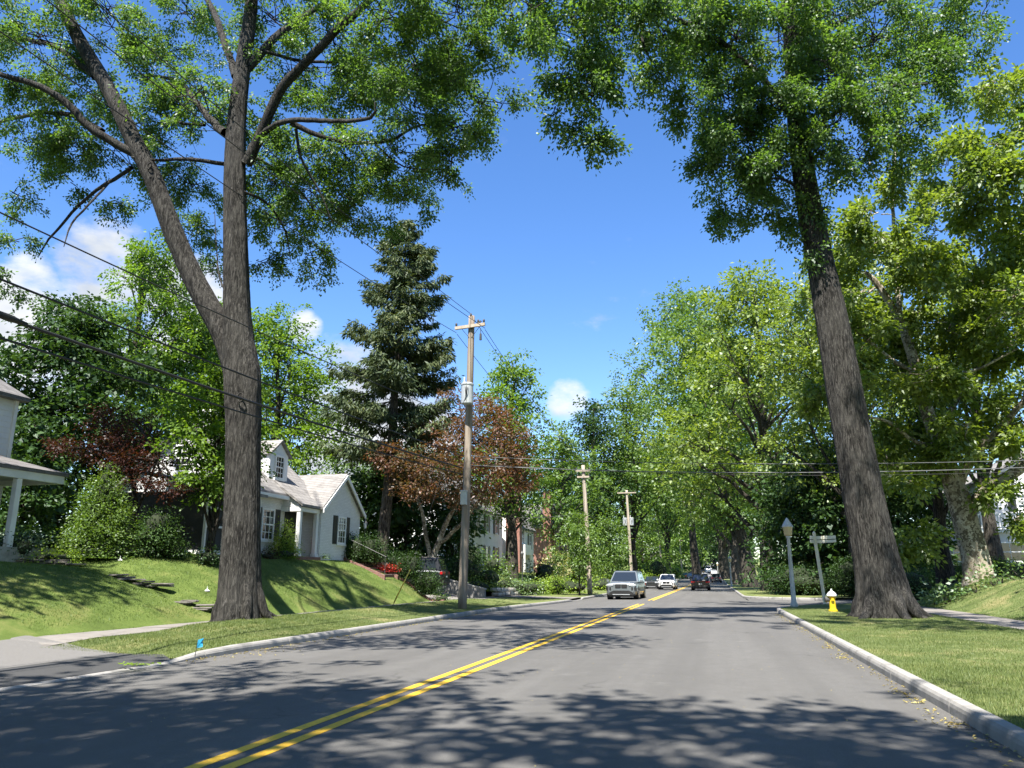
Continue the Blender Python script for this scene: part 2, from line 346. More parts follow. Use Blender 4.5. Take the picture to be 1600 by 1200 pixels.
# double yellow line, broken where the side street meets the road
def stripe(mb, x0, x1, ya, yb):
    ys = np.arange(ya, yb+.01, 2.) if yb-ya > 2 else [ya, yb]
    for a, b in zip(ys[:-1], ys[1:]):
        f = lambda x, y: (x, y, float(crown(x, y))+.004)
        mb.add([f(x0, a), f(x1, a), f(x1, b), f(x0, b)], [(0, 1, 2, 3)])
for (ya, yb) in ((-29, 43.5), (49.5, 129.5), (133, 300)):
    for x0 in (-4.09, -3.83):
        mb = MB(); stripe(mb, x0, x0+.125, ya, yb); tag(obj('road_marking', mb, M_yel), kind='structure')
# seal joint along the middle of the nearest lane and a few crack lines
# kerbs: moulded stones with joints, lowered at the driveway
def kerb_run(xf, ya, yb, side, seg, mat, hf, name='kerb'):
    par = bpy.data.objects.new(name, None); COL.objects.link(par); par.location = (xf(ya), ya, 0); tag(par, kind='structure')
    y = ya; 
    while y < yb-.01:
        y1 = min(y+seg, yb); mb = MB(); prof = []
        n = 3
        ring = []
        for q in range(n+1):
            yy = y+.010+(y1-y-.020)*q/n; x = float(xf(yy)); h = hf(yy); z = float(zr(yy)); s = side; j = random.uniform(-.004, .004)
            ring.append([(x, yy, z-.1), (x+s*.012, yy, z+h*.55), (x+s*.025+j, yy, z+max(h-.03, .005)), (x+s*.05+j, yy, z+h), (x+s*.17, yy, z+h+.006), (x+s*.18, yy, z-.1)])
        vs = [p for r in ring for p in r]; fs = []
        for q in range(n):
            for k in range(5):
                a = q*6+k; f = (a, a+1, a+7, a+6); fs.append(f if s > 0 else f[::-1])
        fs += [tuple(range(5, -1, -1)), tuple(n*6+k for k in range(6))] if s > 0 else [tuple(range(6)), tuple(n*6+k for k in range(5, -1, -1))]
        mb.add(vs, fs); obj('kerb_stone', mb, mat, par); y = y1
    return par
hl = lambda y: .02+.13*float(ss(12.3, 13.8, y))-.11*float(ss(47.2, 48.2, y)-ss(51, 52, y))
kerb_run(lambda y: float(kl(y)), -8, 90, -1, 3.05, M_conc, hl)
kerb_run(lambda y: float(kr(y)), -2, 35.2, 1, 3.05, M_conc, lambda y: .15)
kerb_run(lambda y: float(kr(y)), 59.5, 180, 1, 6.1, M_conc, lambda y: .14)
kerb_run(lambda y: float(kl(y)), 90, 240, -1, 10, M_conc, lambda y: .14)
def arc_kerb(c, r, a0, a1, side, name='corner_kerb'):
    par = bpy.data.objects.new(name, None); COL.objects.link(par); par.location = (c[0], c[1], 0); tag(par, kind='structure')
    k = 8; A = np.radians(np.linspace(a0, a1, k+1))
    for i in range(k):
        mb = MB(); ring = []
        for a in np.linspace(A[i]+.004, A[i+1]-.004, 3):
            for (dr, z) in ((0, -.1), (-.012*side, .1), (-.025*side, .125), (-.05*side, .15), (-.17*side, .156), (-.18*side, -.1)):
                ring.append((c[0]+(r+dr)*math.cos(a), c[1]+(r+dr)*math.sin(a), z))
        fs = []
        for q in range(2):
            for kk in range(5): a_ = q*6+kk; fs.append((a_, a_+1, a_+7, a_+6))
        fs += [tuple(range(6)), tuple(range(17, 11, -1))]
        mb.add(ring, fs); obj('kerb_stone', mb, M_conc, par)
R1 = 9.0
arc_kerb((kr(35.2)+R1, 35.5), R1, 180, 92, 1)
arc_kerb((kr(59.5)+5.5, 59.2), 5.5, 180, 268, 1)
# side street
mb = MB(); ysd = np.linspace(35.2, 59.8, 12)
side = grid_sheet('side_street', [2.0, 3.5, 6, 10, 14, 20, 30, 45], np.linspace(34.5, 60, 14), lambda X, Y: -.004+.022*np.maximum(X-6, 0)+0*Y, M_asph); tag(side, kind='structure')
# verges and lawns
def edge(r, c, lo):      # right verge boundary of the corner radius as y for a given x
    return None
tag(grid_sheet('verge_left', [-12.8, -12.3, -11.8, -11.2, -10.6, -10.0, lambda y: kl(y)-.17], YS[YS >= 13.0], zleft, M_verge), kind='structure')
X0 = kr(30)+.17
XV = np.concatenate([np.linspace(2.62, 7.5, 14)])
def vr_y(x): return 35.5+math.sqrt(max(0, (R1-.17)**2-(min(x, 2.45+R1)-2.45-R1)**2)) if x < 2.45+R1 else 35.5+R1-.17
V = []; nY = 60
for x in XV:
    for y in np.linspace(-12, vr_y(max(x, 2.63)), nY): V.append((x, y, float(zright(x, y))))
F = [(i*nY+j, (i+1)*nY+j, (i+1)*nY+j+1, i*nY+j+1) for i in range(len(XV)-1) for j in range(nY-1)]
tag(obj_np('verge_right', V, F, M_verge, smooth=True), kind='structure')
V = []; XL = np.concatenate([np.linspace(9.05, 13, 14), np.linspace(14, 45, 12)])
for x in XL:
    for y in np.linspace(-12, min(vr_y(x), 44.3), nY): V.append((x, y, float(zright(x, y))))
F = [(i*nY+j, (i+1)*nY+j, (i+1)*nY+j+1, i*nY+j+1) for i in range(len(XL)-1) for j in range(nY-1)]
tag(obj_np('lawn_right', V, F, M_verge, smooth=True), kind='structure')
def vr2_y(x): c = kr(59.5)+5.5; return 59.2-math.sqrt(max(0, (5.33)**2-(min(x, c)-c)**2)) if x < c else 59.2-5.33
V = []; XL = np.concatenate([np.linspace(1.97, 7.5, 12), np.linspace(8, 60, 24)])
for x in XL:
    ya = vr2_y(x)
    for y in np.concatenate([np.linspace(ya, 64, 12), np.linspace(66, 120, 20), np.linspace(125, 430, 28)]):
        V.append((max(x, float(kr(y))+.17), y, float(zright(x, y))))
F = [(i*nY+j, (i+1)*nY+j, (i+1)*nY+j+1, i*nY+j+1) for i in range(len(XL)-1) for j in range(nY-1)]
tag(obj_np('far_lawn_right', V, F, M_verge, smooth=True), kind='structure')
XSL = list(np.concatenate([[-120, -90, -70, -55, -45, -38, -33, -29], np.arange(-26, -14.1, .45), [-14.2]]))
YL = np.concatenate([np.arange(-30, 10, 2.5), np.arange(10, 39.2, .45), [39.3, 39.5, 39.7, 39.9, 40.2, 41.5, 43, 44.5, 45.8, 46.0, 46.2, 46.4, 46.6, 46.8], np.arange(47.2, 80, .9), np.arange(80, 120, 3), np.arange(120, 431, 8)])
tag(grid_sheet('lawn_left', XSL, YL, zleft, M_lawn), kind='structure')
# pavement slabs (both sides): a bed and slabs with open joints
def pavement(name, x0, x1, ya, yb, zf, seg, bed=True):
    par = bpy.data.objects.new(name, None); COL.objects.link(par); par.location = ((x0+x1)/2, ya, 0); tag(par, kind='structure')
    mbb = MB(); y = ya
    while y < yb:
        y1 = min(y+seg, yb); mb = MB(); g = .008; t = random.uniform(-.006, .006)
        c = [(x0+g, y+g), (x1-g, y+g), (x1-g, y1-g), (x0+g, y1-g)]
        zz = [float(zf(a, b))+t for a, b in c]
        mb.add([(a, b, z-.08) for (a, b), z in zip(c, zz)]+[(a, b, z) for (a, b), z in zip(c, zz)], [(3, 2, 1, 0), (4, 5, 6, 7), (0, 1, 5, 4), (1, 2, 6, 5), (2, 3, 7, 6), (3, 0, 4, 7)])
        obj('slab', mb, M_slab, par); y = y1
    return par
pavement('pavement_left', -14.22, -12.78, 13.0, 120, lambda x, y: float(zleft(-12.8, y))+.02, 1.5)
pavement('pavement_right', 7.52, 9.05, 2, 43.8, lambda x, y: float(zright(7.5, y))+.0, 1.53)
mb = MB(); mb.add([(7.45, -12, .10), (9.1, -12, .10), (9.1, 44, .10), (7.45, 44, .10)], [(0, 1, 2, 3)]); struct('pavement_bed', mb, M_dirt)
# left driveway apron: dark strip by the road, paler concrete behind
mb = MB(); ysa = np.linspace(-9, 13, 12)
def aps(xa, xb, za, zb, ya, yb):
    m_ = MB(); m_.add([(xa(ya), ya, za), (xa(yb), yb, za), (xb(yb), yb, zb), (xb(ya), ya, zb)], [(3, 2, 1, 0)]); return m_
ap = MB(); ap.add([(-9.5, -9, .03), (-9.5, 12.6, .03), (-10.2, 13.25, .06), (-11.0, 13.0, .085), (-10.75, -9, .08)], [(4, 3, 2, 1, 0)]); struct('apron_tar', ap, M_tar)
ap = MB(); ap.add([(-10.75, -9, .082), (-11.0, 13.0, .087), (-12.1, 13.35, .13), (-12.8, 13.6, .19), (-14.3, 14.2, .26), (-16, 14.0, .3), (-30, 9, .9), (-30, -9, .9), (-14.2, -9, .26)], [tuple(range(8, -1, -1))]); struct('driveway_near', ap, M_apron)
# the driveway between the two houses, and a little walk beyond
dr = MB()
for a, b in ((-12.78, -14.3), (-14.3, -18), (-18, -24), (-24, -30)):
    dr.add([(a, 40.4, float(zleft(a, 43))+.02), (b, 40.4, float(zleft(b, 43))+.02), (b, 45.7, float(zleft(b, 43))+.02), (a, 45.7, float(zleft(a, 43))+.02)], [(0, 1, 2, 3)][::1])
dr.f = [f[::-1] for f in dr.f]
struct('driveway', dr, M_slab)
dr = MB()
for a, b in ((-8.5, -10.2), (-10.2, -11.6), (-11.6, -12.8)):
    z = lambda x, y: max(float(zleft(x, y)), .03)+.03
    dr.add([(a, 47.6, z(a, 47.6)), (a, 51.4, z(a, 51.4)), (b, 50.8, z(b, 50.8)), (b, 48.2, z(b, 48.2))], [(0, 1, 2, 3)])
struct('driveway_crossing', dr, M_slab)

# ---------------------------------------------------------------- foliage
def unit(v): return v/(np.linalg.norm(v, axis=-1, keepdims=True)+1e-9)
def leaves(blobs, L, Wd, spray=.45, per=26, dens=1.0, droop=.25, rng=None, shell=2.0, flat=.55, jitter=.5, holes=.0):
    """blobs: (cx,cy,cz,rx,ry,rz,n_sprays) -> vertex and face arrays of folded four-point leaves grouped in sprays"""
    rng = rng or RNG; C = []; A = []; Nn = []
    for b in blobs:
        c = np.array(b[:3]); r = np.array(b[3:6]); ns = max(1, int(b[6]*dens))
        d = unit(rng.normal(size=(ns, 3))); rad = rng.random(ns)**(1/shell); P = c+d*r*rad[:, None]
        outd = unit(d*np.array([1, 1, .5]))
        k = rng.poisson(per, ns)+3; idx = np.repeat(np.arange(ns), k); n = len(idx)
        # each spray is a tilted fan running outwards from its centre
        off = np.clip(rng.normal(size=(n, 3)), -1.5, 1.5)*spray*np.array([1, 1, flat])
        sp_d = unit(outd+rng.normal(size=(ns, 3))*.6)
        run = rng.random(n)[:, None]*spray*1.6
        Q = P[idx]+off*.62+sp_d[idx]*run; Q[:, 2] -= droop*(np.linalg.norm(off[:, :2], axis=1)+run[:, 0])*.7
        a = unit(sp_d[idx]*.6+off/spray*.6+rng.normal(size=(n, 3))*jitter); a[:, 2] -= droop; a = unit(a)
        up = np.array([0, 0, 1.])+rng.normal(size=(n, 3))*.55
        C.append(Q); A.append(a); Nn.append(up)
    C = np.vstack(C); A = np.vstack(A); Nn = np.vstack(Nn); n = len(C)
    S = unit(np.cross(A, Nn)); Nr = np.cross(S, A)
    l = L*rng.uniform(.65, 1.3, n)[:, None]; w = Wd*rng.uniform(.7, 1.25, n)[:, None]*.5; q = rng.uniform(.38, .6, n)[:, None]; fo = rng.uniform(-.1, .5, n)[:, None]
    V = np.stack([C, C+A*l*q+S*w+Nr*w*fo, C+A*l-Nr*l*.12, C+A*l*q-S*w+Nr*w*fo], 1).reshape(-1, 3)
    F = np.arange(4*n).reshape(n, 4)
    return V, F
def twig_leaves(blobs, L, Wd, spray, per, dens, droop, rng, wood, r0=.02, every=5.5, up=.0):
    """leaf sprays strung along curved twigs that fan out of every bough; the twigs go into wood"""
    C = []; A = []; Nn = []
    for b in blobs:
        c = np.array(b[:3]); r = np.array(b[3:6]); nt_ = max(3, int(b[6]*dens/every))
        for _ in range(nt_):
            d = unit(rng.normal(size=3)*np.array([1, 1, .7])); s0 = c+unit(rng.normal(size=3))*r*rng.uniform(0, .35); e = c+d*r*rng.uniform(.7, 1.12); ln = np.linalg.norm(e-s0)
            m1 = s0+(e-s0)*.4+rng.normal(size=3)*.10*ln+np.array([0, 0, .10*ln]); m2 = s0+(e-s0)*.75+rng.normal(size=3)*.08*ln+np.array([0, 0, .05*ln]); e = e-np.array([0, 0, .16*ln*droop/.28])
            T = spline([(*s0, r0), (*m1, r0*.7), (*m2, r0*.45), (*e, r0*.2)], max(.22, ln/6)); v, f = tube_np(T[:, :3], T[:, 3], 3, caps=False); wood.append((v, np.array(f)))
            k = rng.poisson(every)+2; u = rng.uniform(.25, 1, k)**.8*(len(T)-1); iu = u.astype(int).clip(0, len(T)-2); P = T[iu, :3]+(T[iu+1, :3]-T[iu, :3])*(u-iu)[:, None]
            tang = unit(T[iu+1, :3]-T[iu, :3]); sd = unit(np.cross(tang, rng.normal(size=(k, 3)))); sp = unit(tang*.7+sd*.8)
            q = rng.poisson(per, k)+2; idx = np.repeat(np.arange(k), q); n = len(idx)
            off = np.clip(rng.normal(size=(n, 3)), -1.5, 1.5)*spray*np.array([1, 1, .6]); run = rng.random(n)[:, None]*spray*2.0
            Q = P[idx]+off*.5+sp[idx]*run; Q[:, 2] -= droop*run[:, 0]*.8
            a = unit(sp[idx]*.7+off/spray*.5+rng.normal(size=(n, 3))*.45); a[:, 2] -= droop; C.append(Q); A.append(unit(a)); Nn.append(np.array([0, 0, 1.])+rng.normal(size=(n, 3))*.6)
    C = np.vstack(C); A = np.vstack(A); Nn = np.vstack(Nn); n = len(C); S = unit(np.cross(A, Nn)); Nr = np.cross(S, A)
    l = L*rng.uniform(.55, 1.35, n)[:, None]; w = Wd*rng.uniform(.65, 1.25, n)[:, None]*.5; q = rng.uniform(.35, .62, n)[:, None]; fo = rng.uniform(-.1, .55, n)[:, None]
    V = np.stack([C, C+A*l*q+S*w+Nr*w*fo, C+A*l-Nr*l*.12, C+A*l*q-S*w+Nr*w*fo], 1).reshape(-1, 3)
    return V, np.arange(4*n).reshape(n, 4)
def above(hb, L, Wd, spray, per, dens, droop, seed, fine):
    """boughs overhead: coarse leaves for those well above the view, fine leaves on twigs for those that reach into it"""
    a = []; b = []
    for q in hb:
        (b if proj((q[0], q[1], q[2]-q[5]-1.2))[1] > -170 else a).append(q)
    out = [leaves(a, L, Wd, spray, per, dens, droop, np.random.default_rng(seed))]
    if b: out.append(twig_leaves(b, fine[0], fine[1], fine[2], 32, 1.9, droop, np.random.default_rng(seed+1), wood))
    return join(out)
def join(parts):
    V = []; F = []; b = 0
    for v, f in parts: V.append(v); F.append(np.asarray(f)+b); b += len(v)
    return np.vstack(V), np.vstack(F)
def limb(pts, n=8, step=.35, wig=.0, rng=None):
    """pts rows (x,y,z,r) -> quads"""
    S = spline(pts, step); P = S[:, :3].copy(); R = np.maximum(S[:, 3], .004)
    if wig and len(P) > 3:
        rng = rng or RNG; w = rng.normal(size=P.shape)*wig; w[0] = 0; w[-1] = 0; P += (w+np.roll(w, 1, 0)+np.roll(w, -1, 0))/3*np.minimum(1, R[:, None]*6+.3)
    v, f = tube_np(P, R, n, caps=False); return v, np.array(f)
def big_trunk(pts, n=44, step=.16, flare=.42, fl=.55, lobes=6, ridge=.03, seed=1, knots=()):
    S = spline(pts, step); P = S[:, :3]; R = S[:, 3]; v, f = tube_np(P, R, n, caps=False); v = v.reshape(len(P), n, 3).copy()
    rg = np.random.default_rng(seed); th = np.arange(n)*2*math.pi/n
    h = np.concatenate([[0], np.cumsum(np.linalg.norm(np.diff(P, axis=0), axis=1))])
    ph = rg.uniform(0, 6.28, 8); m = np.ones((len(P), n))
    for k in range(4):
        q = [3, 5, 2, 7][k]; m += ridge*.6*np.sin(q*th[None, :]+ph[k]+h[:, None]*rg.uniform(-.5, .5))
    row = rg.normal(size=n); fur = np.zeros_like(m)
    for i in range(len(P)):
        row = row*.93+rg.normal(size=n)*.37; fur[i] = row+.6*rg.normal(size=n)*.5
    m += ridge*.45*fur
    m += flare*np.exp(-h/fl)[:, None]*(1+.45*np.cos(lobes*th[None, :]+ph[5]))
    for (hh, ang, hw, aw, amp) in knots: m += amp*np.exp(-((h[:, None]-hh)/hw)**2-(np.minimum(abs(th[None, :]-ang), 6.283-abs(th[None, :]-ang))/aw)**2)
    c = P[:, None, :]; v = c+(v-c)*m[:, :, None]
    return v.reshape(-1, 3), np.array(f)
def roots(wood, base, r, n, seed, zf, reach=1.0):
    rg = np.random.default_rng(seed)
    for k in range(n):
        a = 6.2832*k/n+rg.uniform(-.3, .3); d = np.array([math.cos(a), math.sin(a)]); L_ = r+reach*rg.uniform(.45, 1.0); pts = []
        for u, h, rr in ((r*.62, .95, .20), (r*1.0, .42, .19), (r*1.0+.35*(L_-r), .13, .14), (r+.7*(L_-r), .02, .09), (L_+.15, -.10, .04)):
            q = np.array(base[:2])+d*u; pts.append((q[0], q[1], float(zf(q[0], q[1]))+h, rr*r/.75*rg.uniform(.85, 1.15)))
        wood.append(limb(pts, 12, .12, .01, rg))
def finish_tree(root, wood, V, F, bark, leafm, crown_label=None):
    wv, wf = join(wood); obj_np('trunk', wv, wf, bark, root, smooth=True)
    c = obj_np('crown', V, F, leafm, root)
    return root
def px_blobs(lst, seed, ydj=1.5, dens=1.0, grow=1.0):
    """(px,py,Y,rx_px,ry_px,depth_m,n): blobs placed by where they stand at road distance Y"""
    rg = np.random.default_rng(seed); out = []
    for (px, py, Y, a, b, dp, n) in lst:
        p = at(px, py, Y); s = pxm(Y)*1.03; out.append((*p, a*s*grow, dp*grow, b*s*grow, n*dens))
    return out
def auto_tree(name, label, base, H, cr, bark, leafm, seed, leaf=.26, z0=.3, group=None, lean=(0, 0), tr=None, nb=16, dens=1.0, per=34, spray=None, shape=1.0, cat='tree', cover=3.0, droop=.25, fill=0., asp=.62):
    """free-standing tree: trunk, limbs to every bough, crown made of many uneven boughs"""
    rg = np.random.default_rng(seed); base = np.asarray(base, float); tr = tr or H*.022; spray = spray or max(.3, leaf*1.9)
    root = thing(name, label, cat, base, group)
    top = base+np.array([lean[0], lean[1], H*.9])
    tp = []
    for k in range(6):
        q = k/5; p = base+(top-base)*q+np.array([rg.normal()*.012*H*min(1, q*3), rg.normal()*.012*H*min(1, q*3), 0]); tp.append((*p, tr*(1-.86*q)))
    tp[0] = (base[0], base[1], base[2]-.1, tr*1.35); wood = [limb(tp, 10, .5)]
    T = spline(tp, .5); blobs = []; zc = H*(z0+(1-z0)*.5)
    tot = 0; tmp = []
    for i in range(nb):
        q = (i+.5)/nb; hz = z0+(1.-z0)*(q**.9)                      # up the tree
        prof = math.sin(math.pi*min(1, max(.0, (hz-z0)/(1-z0))**.75*.86+.10))**.7
        a = i*2.399+rg.uniform(-.5, .5); rr = cr*prof*rg.uniform(.35, .82)
        if hz > .9: rr *= .35
        br = cr*rg.uniform(.28, .46)*(.75+.35*prof)
        c = base+np.array([lean[0]*hz+rr*math.cos(a), lean[1]*hz+rr*math.sin(a), H*hz*.95])
        tmp.append((c, br)); tot += br*br
    area = math.pi*cr*H*(1-z0)*.5; nl = cover*1.15*area/(leaf*leaf*asp*.5); nspr = nl/(per+3)
    for c, br in tmp:
        sq = rg.uniform(.6, .85); blobs.append((*c, br, br, br*sq*shape, nspr*br*br/tot))
        hz = np.clip((c[2]-base[2])/H-.12-.1*rg.random(), z0*.55, .85); s = T[int(hz/.9*(len(T)-1)) if hz < .9 else -1]
        mid = (s[:3]+c)*.5+np.array([0, 0, rg.uniform(-.02, .04)*H]); rb = max(.03, s[3]*.5)
        wood.append(limb([(*s[:3], rb), (*mid, rb*.6), (*c, rb*.25)], 6, .6, .12, rg))
        for _ in range(3):
            e = c+unit(rg.normal(size=3))*br*.8; wood.append(limb([(*(mid*.4+c*.6), rb*.3), (*((c+e)/2+rg.normal(size=3)*.15), rb*.18), (*e, .012)], 4, .8, .08, rg))
    V, F = leaves(blobs, leaf, leaf*asp, spray, per, 1, droop, rg, shell=2.4)
    if fill:
        inner = [(*b[:3], b[3]*.6, b[4]*.6, b[5]*.6, b[6]*fill*1.3) for b in blobs]
        V, F = join([(V, F), leaves(inner, leaf*1.7, leaf*1.2, spray*1.2, per*.35, 1, droop, rg, shell=2.0)])
    return finish_tree(root, wood, V, F, bark, leafm)
def shrub(name, label, base, rx, ry, rz, leafm, seed, leaf=.09, cover=3.5, stems=True, bark=None, cone=False, group=None, cat='shrub', clip=False, asp=.6, rot=0., core=True):
    rg = np.random.default_rng(seed); base = np.asarray(base, float); root = thing(name, label, cat, base, group)
    area = math.pi*max(rx, ry)*rz; n = cover*area/(leaf*leaf*asp*.5); per = 14; ns = n/(per+3); blobs = []
    if cone:
        for k in range(9):
            q = k/8; r = rx*(1-q)**.75+.06; blobs.append((base[0]+rg.normal()*.05*rx, base[1]+rg.normal()*.05*rx, base[2]+rz*2*(.08+.86*q), r, r, rz*.26, ns*(r/rx)**1.3/4.2+3))
    elif clip:
        for k in range(10):
            a = rg.uniform(-.8, .8); b = rg.uniform(-.6, .6); dx, dy = a*rx, b*ry
            blobs.append((base[0]+dx*math.cos(rot)-dy*math.sin(rot), base[1]+dx*math.sin(rot)+dy*math.cos(rot), base[2]+rz*.95, max(.25, rx*.28), max(.25, ry*.5), rz*.92, ns/10))
    else:
        for k in range(9):
            d = unit(rg.normal(size=3)); d[2] = abs(d[2]); q = rg.uniform(.2, .62)
            s = rg.uniform(.42, .62); blobs.append((base[0]+d[0]*rx*q, base[1]+d[1]*ry*q, base[2]+rz*(.55+d[2]*q*1.0), rx*s, ry*s, rz*s*.95, ns/9))
    V, F = leaves(blobs, leaf, leaf*asp, leaf*3.2, per, 1, .1, rg, shell=3.2)
    gz = base[2]+.01; V[:, 2] = np.where(V[:, 2] < gz, gz+np.abs(rg.normal(size=len(V)))*.03, V[:, 2])
    wood = []
    for k in range(7):
        e = np.array(blobs[k % len(blobs)][:3]); e = e+rg.normal(size=3)*rx*.15; s = base+np.array([rg.normal()*.12*rx, rg.normal()*.12*ry, -.05])
        wood.append(limb([(*s, .03+.012*rx), (*((s+e)/2+rg.normal(size=3)*.06), .022), (*e, .008)], 5, .3, .02, rg))
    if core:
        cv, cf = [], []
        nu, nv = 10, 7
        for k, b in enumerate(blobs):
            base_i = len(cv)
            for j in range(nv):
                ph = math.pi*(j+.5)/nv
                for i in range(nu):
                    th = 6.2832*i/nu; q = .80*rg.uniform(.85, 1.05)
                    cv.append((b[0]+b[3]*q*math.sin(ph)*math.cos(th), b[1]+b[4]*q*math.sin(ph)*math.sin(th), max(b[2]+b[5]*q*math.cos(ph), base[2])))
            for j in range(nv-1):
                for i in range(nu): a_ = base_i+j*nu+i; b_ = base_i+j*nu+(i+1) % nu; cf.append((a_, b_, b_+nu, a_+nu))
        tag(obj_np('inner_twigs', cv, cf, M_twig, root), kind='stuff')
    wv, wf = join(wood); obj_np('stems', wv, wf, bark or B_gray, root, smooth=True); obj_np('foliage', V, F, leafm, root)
    return root
def conifer(name, label, base, H, R, bark, leafm, seed, z0=.12, lean=(0, 0), n_wh=34, leaf=.30, group=None, dens=1.):
    rg = np.random.default_rng(seed); base = np.asarray(base, float); root = thing(name, label, 'tree', base, group)
    tp = [(base[0], base[1], base[2]-.1, .017*H*1.3)]+[(base[0]+lean[0]*q+.1*rg.normal(), base[1]+lean[1]*q+.1*rg.normal(), base[2]+H*q, .017*H*(1-q)**.9+.02) for q in (.06, .3, .55, .8, 1.)]
    wood = [limb(tp, 12, .4)]; T = spline(tp, .4); C = []; A = []; Nn = []
    for i in range(n_wh):
        q = i/(n_wh-1); hz = z0+(1-z0)*q**.92; hz = min(.995, max(z0, hz+rg.normal()*.012)); s = T[int(hz*(len(T)-1))]; prof = min(1., ((1-hz)/.5)**.55)
        for k in range(rg.integers(2, 5)):
            a = rg.uniform(0, 6.283); ln = R*min(prof, 1.0)*rg.uniform(.62, 1.08)+.25
            if rg.random() < .10: ln *= 1.15
            d = np.array([math.cos(a), math.sin(a), 0]); m = 7; pts = []
            dr = ln*rg.uniform(.12, .26)*(1.15-hz); up = ln*rg.uniform(.08, .16)
            for j in range(m):
                u = j/(m-1); pts.append((*(s[:3]+d*ln*u+np.array([0, 0, -dr*math.sin(u*2.3)+up*u*u*1.3])), .012*H*.16*(1-u)*(1.1-hz)+.01))
            wood.append(limb(pts, 4, 1.0))
            # hanging needle sprays along the outer part of the bough
            nn = int((8+ln*22)*dens); u = rg.uniform(.12, 1.03, nn)**.75; P = np.array([[np.interp(x, np.linspace(0, 1, m), np.array(pts)[:, c]) for c in range(3)] for x in u])
            sd = np.array([-d[1], d[0], 0]); sw = rg.normal(size=nn)*.16*ln*(1.1-u*.7); P = P+sd*sw[:, None]; P[:, 2] -= np.abs(sw)*.35
            for rep in range(5):
                Q = P+rg.normal(size=P.shape)*.10; ax = d*rg.uniform(.0, .9, (nn, 1))+sd*np.sign(sw)[:, None]*rg.uniform(0, .8, (nn, 1))+np.array([0, 0, -1])*rg.uniform(.1, 1.2, (nn, 1))+rg.normal(size=P.shape)*.25
                C.append(Q); A.append(unit(ax)); Nn.append(rg.normal(size=P.shape)+np.array([0, 0, .8]))
    C = np.vstack(C); A = np.vstack(A); Nn = np.vstack(Nn); S = unit(np.cross(A, Nn)); n = len(C); l = leaf*rg.uniform(.6, 1.4, n)[:, None]; w = l*.13
    V = np.stack([C, C+A*l*.5+S*w, C+A*l, C+A*l*.5-S*w], 1).reshape(-1, 3); F = np.arange(4*n).reshape(n, 4)
    return finish_tree(root, wood, V, F, bark, leafm)

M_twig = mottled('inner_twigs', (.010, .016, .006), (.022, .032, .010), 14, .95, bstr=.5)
L_oak = leaf_mat('oak_leaf', [(.032, .068, .020), (.066, .125, .034), (.115, .18, .052)], .58, .035, sc=.35)
L_maple = leaf_mat('maple_leaf', [(.031, .066, .019), (.062, .118, .032), (.112, .175, .05)], .55, .035)
L_syc = leaf_mat('sycamore_leaf', [(.055, .09, .018), (.11, .158, .028), (.18, .225, .05)], .5, .04, boost=1.4)
L_bright = leaf_mat('bright_leaf', [(.045, .09, .012), (.085, .15, .02), (.14, .21, .035)], .5, .02)
L_mid = leaf_mat('mid_leaf', [(.04, .078, .016), (.075, .13, .026), (.12, .18, .042)], .45, .035)
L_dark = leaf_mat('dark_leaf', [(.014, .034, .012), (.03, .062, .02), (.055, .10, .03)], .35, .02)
L_red = leaf_mat('red_leaf', [(.035, .024, .012), (.085, .024, .020), (.13, .045, .032)], .4, .02, boost=.62)
L_bronze = leaf_mat('bronze_leaf', [(.045, .042, .018), (.10, .050, .030), (.18, .066, .050)], .42, .03, boost=1.2)
L_spruce = leaf_mat('spruce_needle', [(.024, .040, .020), (.050, .070, .034), (.10, .112, .055)], .2, .015)
L_yew = leaf_mat('yew_leaf', [(.014, .034, .008), (.028, .064, .013), (.055, .10, .022)], .3, .02, boost=.95)
L_lime = leaf_mat('lime_leaf', [(.08, .14, .015), (.15, .23, .03), (.22, .30, .05)], .45, .035)
L_hosta = leaf_mat('hosta_leaf', [(.04, .08, .025), (.07, .13, .035), (.16, .2, .09)], .3, .08)
L_flower = leaf_mat('red_petal', [(.25, .02, .02), (.45, .04, .035), (.6, .10, .08)], .3, .03)
L_white = leaf_mat('cream_petal', [(.10, .14, .04), (.35, .33, .2), (.6, .55, .4)], .3, .03)
L_blue = leaf_mat('hydrangea', [(.02, .05, .02), (.045, .09, .03), (.16, .22, .26)], .3, .04)
B_oak = bark_mat('oak_bark', (.030, .028, .025), (.060, .056, .050), (.098, .093, .084))
B_gray = bark_mat('grey_bark', (.03, .026, .021), (.065, .058, .047), (.11, .10, .08))
B_dark = bark_mat('dark_bark', (.025, .021, .017), (.055, .047, .038), (.09, .08, .065), lichen=False)
B_syc = bark_mat('sycamore_bark', (.12, .10, .075), (.22, .19, .15), (.34, .30, .24), patch=((.09, .075, .05), (.20, .165, .115), (.34, .30, .225), (.50, .46, .37)))
B_spruce = bark_mat('spruce_bark', (.05, .041, .034), (.105, .09, .074), (.16, .14, .118))

